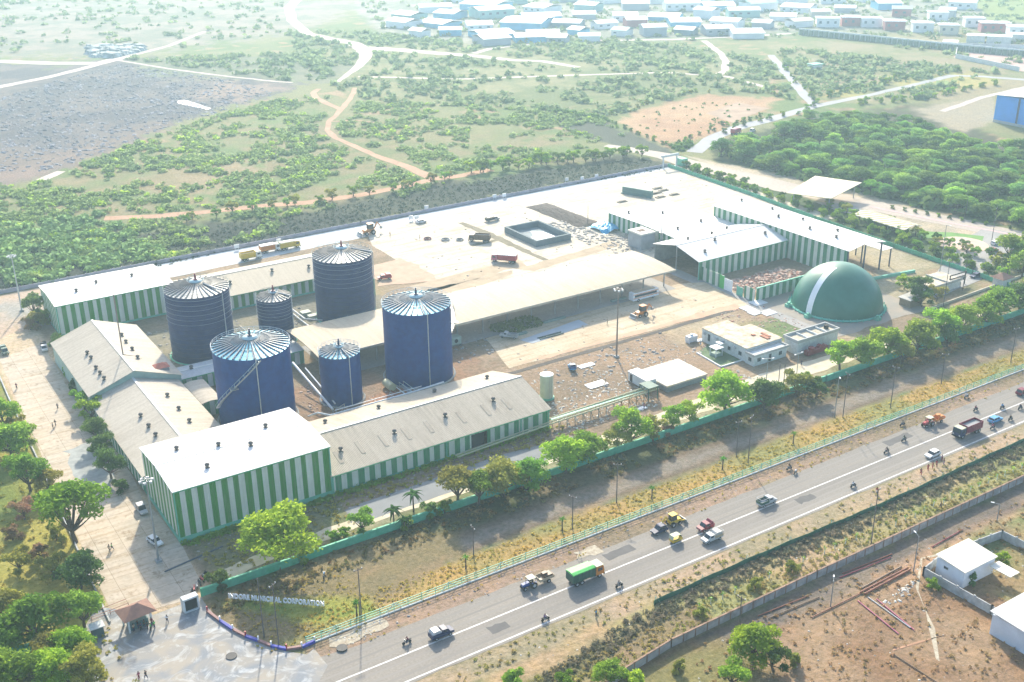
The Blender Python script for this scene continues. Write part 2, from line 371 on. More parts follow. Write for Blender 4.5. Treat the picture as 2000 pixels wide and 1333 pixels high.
# plant compound, in plan metres
Wd = dict(world=True)
paint([(46,184.5),(345,184.5),(345,384),(46,384)], (.35,.26,.19), (.26,.20,.14), 1.5, 1.2, **Wd)
paint([(146,198),(206,198),(206,237),(146,237)], (.34,.24,.17), (.24,.18,.13), 4, 4, **Wd)
paint([(84,228),(150,228),(150,262),(84,262)], (.22,.18,.14), (.30,.19,.13), 4, 4, **Wd)
paint([(112,232),(128,232),(124,246),(112,246)], (.40,.20,.12), None, 3, 2, **Wd)
paint([(74,284),(150,284),(150,324),(74,324)], (.20,.19,.16), (.27,.24,.18), 3, 3, **Wd)
paint([(84,186),(330,186),(330,190.5),(84,190.5)], (.40,.36,.26), (.17,.19,.09), 1, 1, **Wd)
paint([(52,186),(84,186),(84,204),(52,204)], (.17,.19,.09), (.25,.23,.14), 1, 1, **Wd)
paint([(205,192),(252,192),(252,236),(232,238),(205,238)], (.33,.24,.17), (.42,.34,.24), 3, 3, **Wd)
paint([(240,226),(256,222),(256,236),(240,238)], (.42,.28,.19), None, 2, 2, **Wd)
paint([(226,210),(243,210),(243,226),(226,226)], (.15,.20,.09), (.30,.24,.15), 2, 3, **Wd)
paint([(280,186),(345,186),(345,300),(305,300),(305,236),(280,236)], (.40,.34,.24), (.24,.23,.14), 3, 4, **Wd)
paint([(296,196),(322,196),(322,226),(296,226)], (.17,.19,.10), (.33,.24,.16), 3, 3, **Wd)
paint([(326,215),(346,215),(350,300),(352,384),(335,384)], (.08,.12,.05), None, 2, 1, **Wd)
paint([(352,200),(380,200),(372,330),(356,400),(350,330),(350,260)], (.50,.42,.33), (.40,.34,.26), 2, 2, **Wd)
# belts between wall and highway
X0, X1 = 46, 1200
paint([(X0,176),(X1,176),(X1,184.6),(X0,184.6)], (.17,.135,.09), (.10,.11,.055), 1.2, 1.6, **Wd)
paint([(60,167.5),(X1,167.5),(X1,176.5),(60,176.5)], (.25,.19,.14), (.17,.13,.095), 1.2, 1.4, **Wd)
paint([(60,170.5),(X1,170.5),(X1,174),(60,174)], (.27,.24,.21), None, 1.2, 1.2, amt=.7, **Wd)
paint([(57,160.3),(X1,160.3),(X1,168),(57,168)], (.42,.28,.11), (.26,.25,.10), 1, 1.5, **Wd)
paint([(X0,165),(74,162),(96,168),(100,176),(84,184),(X0,184.6)], (.30,.21,.13), (.22,.18,.10), 2, 2, **Wd)
paint([(50,179.5),(62,164),(74,160.5),(74,166),(66,172),(54,180)], (.17,.26,.05), (.30,.30,.07), 1.5, 1.2, **Wd)
paint([(57,153.8),(X1,153.8),(X1,160.3),(57,160.3)], (.34,.24,.18), (.24,.19,.13), .8, 1.2, **Wd)
paint([(-60,134),(X1,134),(X1,140.2),(-60,140.2)], (.42,.31,.22), (.30,.26,.17), .8, 1.2, **Wd)
paint([(-60,122),(X1,122),(X1,134.2),(-60,134.2)], (.27,.27,.12), (.40,.29,.18), 1, 2, **Wd)
paint([(60,122.5),(125,122.5),(125,130),(60,130)], (.28,.20,.13), (.19,.18,.09), 2, 3, **Wd)
paint([(-60,40),(X1,40),(X1,122.3),(-60,122.3)], (.25,.155,.095), (.33,.23,.15), 1, 2, **Wd)
paint([(118,116),(X1,116),(X1,122),(118,122)], (.16,.135,.12), (.24,.19,.15), 1.6, 1.6, **Wd)
paint([(160,112.5),(X1,112.5),(X1,117),(160,117)], (.48,.31,.20), (.40,.25,.16), 1, 1, **Wd)
paint([(90,100),(122,108),(128,118),(112,121),(90,121)], (.22,.20,.09), (.30,.21,.12), 3, 4, **Wd)
paint([(172,86),(260,86),(260,116),(176,116)], (.20,.22,.09), (.32,.22,.13), 1, 2, **Wd)
# west side
paint([(-60,178),(30,178),(31,186),(34,260),(36,335),(40,372),(-60,372)], (.36,.32,.08), (.17,.21,.05), 1.5, 2, **Wd)
paint([(-60,120),(32,150),(30,180),(-60,180)], (.20,.15,.09), (.14,.15,.06), 3, 4, **Wd)
paint([(31,184),(50,184),(49.5,300),(52,330),(50,376),(36,376),(34,262)], (.58,.46,.33), (.50,.38,.27), .8, .8, **Wd)
paint([(30,340),(60,350),(62,384),(30,384)], (.50,.38,.30), (.36,.34,.32), 2, 3, **Wd)
me = bpy.data.meshes.new('ground')
ii, jj = np.meshgrid(np.arange(NX-1), np.arange(NY-1)); a = (jj*NX+ii).ravel()
fc = np.stack([a, a+1, a+1+NX, a+NX], 1).astype(np.int32)
me.vertices.add(NX*NY); me.vertices.foreach_set('co', np.stack([VX, VY, np.zeros_like(VX)], 1).ravel())
me.loops.add(fc.size); me.loops.foreach_set('vertex_index', fc.ravel()); me.polygons.add(len(fc)); me.polygons.foreach_set('loop_start', np.arange(0, fc.size, 4, dtype=np.int32))
me.update(calc_edges=True)
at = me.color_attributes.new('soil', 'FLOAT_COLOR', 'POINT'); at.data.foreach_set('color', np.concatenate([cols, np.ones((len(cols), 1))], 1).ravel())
gm = bpy.data.materials.new('ground_soil'); gm.use_nodes = True; nt = gm.node_tree; b = nt.nodes['Principled BSDF']
ac = _n(nt, 'ShaderNodeVertexColor', layer_name='soil'); ge = _n(nt, 'ShaderNodeNewGeometry').outputs['Position']
o = ac.outputs[0]
o = mixc(nt, ramp(nt, noise(nt, ge, .9, 6, .7), .42, .62), o, mixc(nt, 1.0, o, (.70, .72, .62), 'MULTIPLY'))
o = mixc(nt, ramp(nt, noise(nt, ge, .16, 6, .7), .45, .7), o, mixc(nt, 1.0, o, (1.22, 1.14, 1.02), 'MULTIPLY'))
o = mixc(nt, ramp(nt, noise(nt, ge, 3.3, 4, .8), .52, .66), o, mixc(nt, 1.0, o, (.72, .76, .64), 'MULTIPLY'))
nt.links.new(o, b.inputs['Base Color']); b.inputs['Roughness'].default_value = .95; b.inputs['Specular IOR Level'].default_value = .1
bp = _n(nt, 'ShaderNodeBump'); bp.inputs['Distance'].default_value = .35; nt.links.new(noise(nt, ge, .7, 6, .7), bp.inputs['Height']); nt.links.new(bp.outputs[0], b.inputs['Normal'])
me.materials.append(gm)
g = bpy.data.objects.new('ground', me); col.objects.link(g); g['kind'] = 'structure'
# ------------------------------------------------------------------ sheets laid on the ground
def sheet(name, poly, m, z, jag=0.0, step=4.0, kind='structure'):
    """flat surfacing with a slightly ragged edge when jag > 0"""
    if jag:
        q = []
        for i in range(len(poly)):
            a = np.array(poly[i]); b_ = np.array(poly[(i+1) % len(poly)]); L = np.linalg.norm(b_-a); n = max(int(L/step), 1)
            for t in range(n): q.append(tuple(a+(b_-a)*t/n+rng.normal(0, jag, 2)))
        poly = q
    return struct(name, MB().add([(x, y, z) for x, y in poly], [tuple(range(len(poly)))]), m, kind)
def RC(x0, x1, y0, y1): return [(x0, y0), (x1, y0), (x1, y1), (x0, y1)]
asph = mat('asphalt', (.235,.22,.195), .9, .2, .12, bump=.02, bscale=8, fine=2.2, stretch=(.06, 1.4, 1), c2=(.30,.275,.235))
conc = mat('pale_concrete', (.62,.53,.38), .85, .15, .08, c2=(.52,.41,.27), fine=1.5, joints=6)
concw = mat('white_concrete', (.66,.61,.50), .85, .1, .08, c2=(.54,.47,.36), fine=1.2, joints=7)
dust = mat('dusty_path', (.50,.29,.18), .95, .2, .08, c2=(.38,.22,.13), fine=.8)
dustp = mat('pale_dusty_road', (.62,.52,.45), .95, .2, .05, c2=(.50,.44,.40), fine=.8)
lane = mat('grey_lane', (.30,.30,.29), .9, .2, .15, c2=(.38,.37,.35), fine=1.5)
paintw = mat('road_paint', (.80,.80,.78), .7, .12, .8, c2=(.55,.54,.50), fine=2.5)
sheet('highway', [(60,140.1),(1200,140.1),(1200,154.6),(900,154.8),(300,155),(150,154.2),(94,154.4),(66,154.4),(50,156),(20,150),(-60,150),(-60,140.1)], asph, .03, .12, 5)
for tx, tw in ((142.2,.5),(143.7,.5),(145.6,.45),(149.0,.5),(150.6,.5),(152.4,.5)): sheet('tyre_track', RC(-60,1200,tx,tx+tw), mat('worn_track', (.20,.185,.165), .85, .2, .3, c2=(.27,.25,.22), stretch=(.05,1,1)), .036)
for px_, py_, L_ in ((120,150.5,7),(168,144,5),(205,151,9),(88,143.5,4),(240,145,6)): sheet('road_patch', RC(px_,px_+L_,py_,py_+2.2), mat('patched_tarmac', (.13,.125,.12), .9, .2, .4), .04, .12, 1)
struct('road_marking', MB().box(-60,1200,140.65,141.0,.03,.045), paintw)
struct('road_marking', MB().box(-60,1200,147.25,147.6,.03,.045), paintw)
fore = swirl_mat('wet_dusty_forecourt', (.20,.22,.24), (.32,.29,.24), (.50,.52,.52), .13)
sheet('forecourt', [G(*p) for p in [(186,1185),(300,1200),(392,1168),(420,1205),(520,1262),(600,1280),(612,1268),(640,1300),(560,1450),(150,1450),(150,1260)]], fore, .05, .15, 3)
sheet('spilled_lime_on_road', [G(*p) for p in [(690,1258),(760,1225),(745,1205),(700,1222),(640,1250),(640,1268)]], mat('pale_spill', (.48,.44,.33), .9, .3, 1.2, c2=(.30,.24,.17)), .06, .3, 1.5)
sheet('sand_on_verge', [G(*p) for p in [(1120,1080),(1165,1065),(1180,1080),(1130,1092)]], MATS['pale_spill'], .06, .2, 1)
# plant yards
sheet('rear_yard', [(172,290),(200,287),(338,287),(341,383),(178,377),(172,360)], concw, .035, .2, 8)
sheet('rear_road', [(60,372),(60,384),(341,386.5),(341,377.5),(178,371),(100,368)], mat('bluish_concrete', (.46,.49,.50), .85, .1, .1), .03, .2, 8)
sheet('sand_patch', [G(*p) for p in [(720,520),(790,505),(860,545),(740,560)]], mat('reddish_sand', (.52,.36,.25), .95, .2, .3), .07, .8, 4)
for p in ([(800,560),(1010,505),(1030,520),(1200,470),(1215,480),(1040,530),(1000,525),(830,575)], [(770,600),(800,575),(1000,528),(1005,536),(850,590)]):
    sheet('mud_streak', [G(*q) for q in p], mat('brown_mud', (.46,.36,.24), .95, .25, .2), .06, .3, 3)
sheet('front_apron', [(160,262),(154.5,240),(243,238),(246,262),(228,268)], conc, .04, .25, 5)
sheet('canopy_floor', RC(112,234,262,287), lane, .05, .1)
sheet('grey_paving', [G(*q) for q in [(1015,665),(1130,625),(1150,635),(1040,672)]], mat('blue_grey_paving', (.36,.41,.45), .9, .1, .3), .09, .1)
sheet('bare_apron_edge', [(156,240.5),(240,238.2),(240,240.5),(175,242)], mat('orange_dust', (.58,.37,.24), .95, .2, .3), .06, .4, 4)
sheet('drain', [(152,236.2),(236,236.4),(236,238.2),(152,237.8)], mat('dark_drain', (.10,.085,.07), .95, .3, .5), .055, .1)
sheet('side_street', RC(242,247,206,290), lane, .03, .2)
sheet('dome_apron', [(246,204),(286,204),(286,240),(247,240)], mat('grey_gravel', (.26,.25,.22), .95, .3, .3, c2=(.33,.28,.22)), .05, .4, 3)
sheet('long_lane', [(84,191.2),(130,191.2),(146,193),(146,197.5),(125,199.5),(84,198)], mat('lane_tarmac', (.24,.25,.25), .9, .15, .2), .04, .1)
sheet('pale_walk', [(52,187),(84,190),(146,189),(205,190),(250,190.5),(330,190),(330,193.5),(250,196),(206,198),(150,194),(84,193.5),(52,191)], mat('dusty_walk', (.66,.58,.44), .95, .2, .3, c2=(.50,.44,.30)), .03, .3, 3)
sheet('entrance_pavement', [(31.5,186.5),(45.6,184.8),(49,190),(50,204),(49,228),(50,262),(48.8,300),(50,332),(46,332),(37,328),(34.5,264)], mat('entrance_concrete', (.52,.46,.37), .9, .15, .12, c2=(.60,.50,.38), fine=1, joints=5), .03, .15, 5)
sheet('washed_patch', [G(*q) for q in [(130,880),(180,860),(210,880),(225,960),(190,960),(140,930)]], mat('wet_patch', (.36,.38,.36), .9, .3, .5), .05, .5, 2)
PATHS = []
def ppath(name, pts, wd, m, z=.03):
    PATHS.append(([G(*p) for p in pts], max(wd) if hasattr(wd, '__len__') else wd)); return sheet(name, line_poly([G(*p) for p in pts], wd), m, z, .25, 6)
ppath('dirt_path', [(205,427),(300,423),(420,413),(520,402),(600,396),(700,382),(780,366),(850,350),(905,343),(960,332)], 5.5, dust)
ppath('dirt_path', [(850,350),(800,328),(740,307),(690,285),(655,270),(640,255),(642,238),(660,222),(672,208),(682,195),(690,182),(693,172)], [7,5,4,3.5,3.5,3,3,3.5,3.5,3,3,3], dust, .05)
ppath('dirt_path', [(665,214),(640,203),(618,192),(612,182),(622,174)], 4, dust, .07)
ppath('dirt_path', [(642,238),(700,236),(745,242)], 1.6, dust, .09)
ppath('dirt_road', [(660,160),(700,130),(715,112),(712,98),(690,85),(640,75),(600,66),(570,40),(565,15),(600,-20)], [3,6,9,12,12,10,9,9,10,12], dustp)
ppath('dirt_road', [(712,95),(780,98),(860,105),(930,110),(1000,118),(1060,120),(1130,132)], [18,14,12,10,8,7,6], dustp, .06)
ppath('dirt_road', [(925,105),(960,95),(1050,85),(1160,80),(1300,78),(1450,72),(1545,66)], 6, dustp, .08)
ppath('dirt_road', [(1375,80),(1390,92),(1408,105),(1418,122),(1415,140),(1400,148)], 5, dustp, .1)
ppath('dirt_road', [(700,150),(900,155),(1100,148),(1300,142),(1420,150),(1500,172)], 4, dustp, .04)
ppath('dirt_road', [(-60,118),(0,120),(100,124),(190,124),(230,115)], 12, dustp)
ppath('dirt_road', [(-60,185),(0,170),(90,152),(160,135),(215,120),(260,108),(330,90),(400,62)], [8,8,7,7,7,6,5,4], dustp, .06)
ppath('dirt_road', [(230,118),(330,135),(430,148),(540,160),(570,162)], 3, dustp, .08)
ppath('dirt_path', [(80,352),(105,342),(120,335)], 5, dustp)
struct('pale_puddle', MB().add([(*G(*q), .06) for q in [(342,198),(362,196),(385,203),(412,212),(405,215),(385,210),(350,203)]], [tuple(range(7))]), mat('pale_water', (.8,.8,.8), .2, .1, .2))
tar = mat('far_tarmac', (.34,.34,.35), .9, .15, .1)
ppath('country_road', [(1355,298),(1395,268),(1440,250),(1500,235),(1560,217),(1600,206),(1700,186),(1790,165),(1860,148),(1920,150),(2050,160)], [8,8,8,8,7,6,5,5,6,6,6], tar)
ppath('country_road', [(1592,206),(1575,190),(1545,155),(1520,125),(1505,108)], [6,6,6,6,5], tar, .06)
ppath('country_road', [(1840,218),(1920,190),(2050,160)], 4, dustp)
ppath('site_road', [(1185,285),(1230,292),(1300,305),(1340,318),(1420,338),(1560,372),(1700,402),(1850,432),(2000,463),(2100,480)], [5,8,11,12,13,15,14,12,12,12], mat('site_concrete', (.50,.43,.36), .9, .12, .08, fine=1), .04)
ppath('site_kerb', [(1700,404),(1800,425),(1900,445),(2050,472)], 1.6, mat('kerb_pink', (.62,.42,.40), .9, .2, .5), .1)
ppath('junction_street', [(1800,575),(1870,540),(1910,500),(1935,470),(1960,452)], [10,14,16,16,14], lane, .08)
ppath('garden_lawn', [(1790,458),(1860,462),(1920,470)], 9, mat('lawn', (.14,.30,.06), .9, .3, .3), .13)
def oval(c, r, ry=None, n=20): return [(c[0]+r*math.cos(2*PI*i/n), c[1]+(ry or r)*math.sin(2*PI*i/n)) for i in range(n)]
sheet('roundabout', oval(G(1880, 478), 9), mat('roundabout_sand', (.6,.46,.36), .9, .2, .3), .15)
ppath('trodden_path', [(1850,1083),(1800,1090),(1790,1150),(1820,1230),(1830,1290)], .5, MATS['pale_spill'], .03)
ppath('trodden_path', [(1740,1270),(1800,1255),(1850,1240)], .5, dust, .03)
sheet('pink_yard', [G(*q) for q in [(1864,113),(1872,92),(1960,90),(2070,96),(2070,152),(1990,139)]], mat('pink_ground', (.50,.33,.28), .95, .2, .03), .12)
sheet('cultivated_square', [G(*q) for q in [(1380,222),(1440,200),(1500,212),(1430,240)]], mat('brown_plot', (.40,.27,.18), .95, .3, .1), .03, .4)
# ------------------------------------------------------------------ sheds and halls of the plant
GRN = stripe_mat('stripes_leaf_green', (.035, .30, .035), period=2.55, phase=.2)
TEAL = stripe_mat('stripes_teal_green', (.03, .30, .12), period=2.8, phase=.5)
EAST = stripe_mat('stripes_sea_green', (.03, .27, .11), period=2.9, phase=.9)
WROOF = roof_mat('white_sheet_roof', (.80,.80,.77), (.50,.48,.42), 'x', .45)
WROOFY = roof_mat('white_sheet_roof_cross', (.80,.80,.76), (.50,.48,.42), 'y', .45)
CROOF = roof_mat('cement_sheet_roof', (.52,.46,.36), (.27,.22,.16), 'x', .8, .8)
CROOFY = roof_mat('cement_sheet_roof_cross', (.54,.49,.40), (.30,.25,.19), 'y', .8, .8)
CANR = roof_mat('canopy_sheet_roof', (.56,.48,.35), (.36,.25,.15), 'x', .8, .7)
DKW = mat('dark_interior', (.05,.06,.06), .9); CEM = mat('cement_wall', (.36,.38,.38), .9, .2, .4, fine=2)
MINT = mat('mint_paint', C['mint'], .6, .2, .4); GRNP = mat('green_painted_wall', (.07,.42,.22), .8, .25, .35, c2=(.12,.47,.30), fine=1.2)
WPL = mat('white_plaster', (.72,.76,.75), .85, .15, .3, fine=1.5, c2=(.60,.65,.64)); STL = pm('steel'); TRIMW = pm('white'); GALV = mat('galvanised', (.55,.57,.57), .45, .2, .8, metal=.3)
vm = MB().lathe([(.28,0),(.28,.25),(.5,.4),(.55,.65),(.35,.9),(.02,.98)], 10); vm.box(-.45,.45,-.45,.45,-.3,.05)
VENT = vm.mesh('turbine_vent', mat('vent_grey', (.12,.11,.10), .6, .2, 2))
def chevron(sec, th): return sec+[(a, z-th) for a, z in sec[::-1]]
def hall(name, label, x0, x1, y0, y1, eave, ridge, axis, wm, rm, over=.5, vents=(), walls='nsew', base=None, arch=False, door=None, rise=None, cat='shed', ridge_at=.5, group=None, gutter=True):
    t = thing(name, label, cat, (x0, y0, 0), group=group); L, W = x1-x0, y1-y0
    span = W if axis == 'x' else L; rp = span*ridge_at
    if arch: sec = [(-over+(span+2*over)*i/12, eave+(ridge-eave)*(1-((i-6)/6)**2)) for i in range(13)]
    else:
        s1 = (ridge-eave)/rp; s2 = (ridge-eave)/(span-rp); sec = [(-over, eave-s1*over), (rp, ridge), (span+over, eave-s2*over)]
    rf = MB(); e = .18
    if axis == 'x': rf.front(chevron([(a, z+e) for a, z in sec], .14), -over, L+over)
    else: rf.side(chevron([(a, z+e) for a, z in sec], .14), -over, W+over)
    r = part('roof', rf, rm, t)
    if not arch: part('ridge_cap', MB().box(-over, L+over, rp-.3, rp+.3, ridge+e-.03, ridge+e+.06) if axis == 'x' else MB().box(rp-.3, rp+.3, -over, W+over, ridge+e-.03, ridge+e+.06), mat('ridge_sheet', (.70,.71,.66), .6, .2, .8), r)
    def hz(a):
        for (p, z), (q, z2) in zip(sec[:-1], sec[1:]):
            if p <= a <= q: return z+(z2-z)*(a-p)/(q-p)
        return eave
    wl = MB()
    def gable(fixed, along):
        pts = [(0, 0)]+[(a, hz(a)) for a in ([0]+[s_[0] for s_ in sec if 0 < s_[0] < span]+[span])]+[(span, 0)]
        if along == 'y': wl.front(pts, fixed, fixed+.15)
        else: wl.side(pts, fixed, fixed+.15)
    if 's' in walls:
        if axis == 'x':
            if door: 
                for (a, b_) in ((0, door[0]), (door[1], L)): wl.box(a, b_, 0, .15, 0, hz(0))
                wl.box(door[0], door[1], 0, .15, door[2], hz(0))
            else: wl.box(0, L, 0, .15, 0, hz(0))
        else: gable(0, 'x')
    if 'n' in walls: wl.box(0, L, W-.15, W, 0, hz(W)) if axis == 'x' else gable(W-.15, 'x')
    if 'w' in walls: gable(0.003, 'y') if axis == 'x' else wl.box(.003, .15, .15, W-.15, 0, hz(0))
    if 'e' in walls: gable(L-.153, 'y') if axis == 'x' else wl.box(L-.15, L-.003, .15, W-.15, 0, hz(L))
    if wl.v: part('wall', wl, wm, t)
    if door:
        part('door_opening', MB().box(door[0], door[1], 1.5, 1.6, 0, door[2]), DKW, t)
    if base:
        bb = MB(); bb.box(-.06, L+.06, -.06, -.002, 0, base); bb.box(-.06, -.002, 0, W, 0, base); part('plinth', bb, MINT, t)
    if gutter and axis == 'x' and 's' in walls: part('gutter', MB().box(-.2, L+.2, -over-.14, -over+.04, sec[0][1]-.1, sec[0][1]+.1), pm('green') if wm is not CEM else STL, t)
    if gutter and wm in (GRN, TEAL, EAST):
        zc = hz(0)
        for px_ in (0, L): part('corner_flashing', MB().box(px_-.12, px_+.12, -.14, -.01, 0, zc-.3), MINT, t)
    for (vx, vy) in vents:
        o = part('roof_vent', VENT, None, t); o.location = (vx, vy, hz(vy if axis == 'x' else vx)+e+.1)
    return t
hall('striped_hall', 'tall white-roofed hall with bold leaf-green and white stripes nearest the entrance gate', 50, 84.5, 205, 227.5, 12.3, 13.2, 'x', GRN, WROOF, .35,
     [(9,5),(14,12),(20,8.5),(26,15),(6,16)], base=1.3)
t = hall('long_striped_shed', 'long low shed with dirty cement roof and teal stripes behind the roadside trees', 84.9, 143.3, 205.2, 231.5, 5, 8.6, 'x', TEAL, CROOF, .6,
     [(5,6),(19,6.5),(33,7),(47,7.5),(8,21),(22,20.5),(38,21),(53,20)], base=.5, door=(36, 40.5, 4.2))
for x in (29, 50): part('downpipe', MB().box(x,x+.2,-.3,-.06,0,4.8), MINT, t)
part('skylight_patch', [MB().add([(x, y, 5.27+.268*y+.02) for x, y in ((a,2.2),(a+1.1,2.2),(a+1.1,6.2),(a,6.2))], [(0,1,2,3)]) for a in (3,)][0], mat('old_skylight', (.25,.22,.17), .6), t)
for a in (9,15,21,27,36,43,49): part('skylight_patch', MB().add([(x, y, 5.27+.268*y) for x, y in ((a,3.2),(a+1.0,3.2),(a+1.0,7.4),(a,7.4))], [(0,1,2,3)]), MATS['old_skylight'], t)
hall('striped_hall', 'tall white-roofed hall with green stripes at the far left corner of the plant', 55.8, 91, 335.2, 356.5, 9.6, 10.2, 'x', GRN, WROOF, .35, [(8,8),(15,12),(26,12)], base=.6)
hall('gabled_shed', 'gabled cement-roofed shed with a red dormer between the far left hall and the lower shed', 50, 73.5, 275, 316.5, 5.8, 10, 'y', mat('pale_green_cladding', (.36,.50,.42), .6, .2, .4), CROOFY, .4,
     [(5,4),(5,8),(5,12),(5.5,19),(5.5,23),(15.5,10),(16,17),(16,23),(16.5,29)])
t = thing('roof_dormer', 'small red tiled dormer sitting on the gabled cement roof', 'dormer', (69.5, 279, 6.6)); 
part('dormer_roof', MB().add([(-2.2,-1.8,1.2),(2.2,-1.8,1.2),(2.2,1.8,1.2),(-2.2,1.8,1.2),(-.6,0,2.2),(.6,0,2.2)], [(0,1,5,4),(1,2,5),(2,3,4,5),(3,0,4),(3,2,1,0)]), mat('red_tiles', (.45,.14,.10), .8, .3, .8), t)
part('dormer_wall', MB().box(-1.9,1.9,-1.5,1.5,-.3,1.2), CEM, t)
hall('gabled_shed', 'lower gabled cement-roofed shed in line behind the front striped hall', 50, 72.3, 229, 274.5, 4.6, 8, 'y', TEAL, CROOFY, .5,
     [(7,6),(7,13),(7,18.5),(7,25),(16,8),(16,16),(16,24),(16,33)])
hall('lean_to_shed', 'narrow grey-roofed building squeezed between the two left-hand pairs of tanks', 73.8, 108.4, 275.8, 283.6, 4, 4.5, 'x', TEAL, roof_mat('bluish_lean_to_roof', (.50,.53,.54), (.34,.36,.36), 'x', .6), .25, [(4,4),(12,4),(30,3.4)])
hall('small_shed', 'small grey lean-to shed beside the lower gabled shed', 73.6, 78.4, 258.8, 272.6, 3.7, 4.1, 'y', TEAL, CROOFY, .3, arch=True)
hall('rear_striped_shed', 'beige-roofed striped shed behind the dark tanks along the rear road', 91.3, 146, 326.5, 350, 5, 8.2, 'x', GRN, roof_mat('beige_roof', (.50,.43,.31), (.33,.26,.17), 'x', .7), .5, [(17,6),(32,8),(44,6),(10,8)], base=.6)
# long open canopy
t = thing('long_canopy', 'very long open-fronted canopy with a dusty cream roof across the middle of the yard', 'canopy', (108, 262.8, 0)); L = 125.5
sec = [(-.6+(22.8)*i/14, 6.7+.8*(1-((i-8)/8)**2)) for i in range(15)]
part('roof', MB().front(chevron(sec, .18), -.5, L), CANR, t)
part('fascia', MB().box(-.5, L, -.75, -.62, 6.2, 6.75), mat('dull_fascia', (.45,.42,.34), .6), t)
for x in np.arange(1, L, 8.8):
    for y in (3.4, 19.5): part('post', MB().bar((x,y,0),(x,y,6.9), .32).bar((x,y,5.6),(x,y-2.6,6.8), .18).bar((x,y,5.6),(x,y+2.4,7.3), .18), STL, t)
part('rear_wall', MB().box(6, 112, 20.8, 21, 0, 4.2), CEM, t)
# east group
t = hall('open_ended_hall', 'white-roofed hall with an open dark left end facing the long canopy', 245.3, 286, 264, 287, 6.6, 9.2, 'x', EAST, WROOF, .5, [(6,4),(15,9),(9,16),(20,16),(36,6),(30,19)], walls='se', arch=False)
part('post', MB().bar((.2,.2,0),(.2,.2,6.4), .35).bar((.2,11.5,0),(.2,11.5,9), .35).bar((.2,22.8,0),(.2,22.8,6.4), .35), STL, t)
part('rear_wall', MB().box(0, 40.5, 22.7, 22.9, 0, 6.4), CEM, t)
t = hall('tall_long_hall', 'tallest long striped hall with open portal end beyond the green dome', 286.6, 303.5, 237, 302, 10, 11.3, 'y', EAST, WROOFY, .7, [(5,10),(10,14),(5,22),(10,30),(6,38),(11,46),(9,60)], walls='wn', gutter=False)
for x in (.2, 8.5, 16.7): part('post', MB().bar((x,.2,0),(x,.2,10.2), .4), mat('dark_blue_post', (.05,.07,.12), .5), t)
for y in np.arange(8, 62, 9.0): part('post', MB().bar((16.7,y,0),(16.7,y,10), .35), MATS['dark_blue_post'], t)
part('lean_roof', MB().box(17.4, 22.5, 0, 30, 6.6, 6.75), WROOFY, t); part('post', MB().bar((22,.3,0),(22,.3,6.6),.35).bar((22,15,0),(22,15,6.6),.35).bar((22,29,0),(22,29,6.6),.35), MATS['dark_blue_post'], t)
hall('striped_block', 'flat white-roofed striped block at the rear beside the dark soil heap', 257.5, 286, 289, 329, 5.6, 6.0, 'x', EAST, WROOF, .4, [(7,8),(15,26),(20,10),(5,34)])
# roofless store yard
t = thing('store_yard_wall', 'roofless striped enclosure full of red scrap between the open hall and the dome', 'walled yard', (246.5, 239, 0))
wl = MB(); wl.box(1, 33, 0, .2, 0, 4.2); wl.box(0, .2, 0, 4.5, 0, 4.2); wl.box(0,.2,14,25,0,4.6); part('wall', wl, EAST, t); part('coping', MB().box(.8,33.2,-.15,.35,4.2,4.45), MATS['mint_paint'], t)
part('gate_panel', MB().box(-.05,.1,10,13.8,0,4), pm('white'), t); part('gate_panel', MB().box(-.05,.1,13.85,16,0,4.5), pm('limegreen'), t); part('gate_panel', MB().box(-.04,.1,5.2,8,0,3), pm('mint'), t)
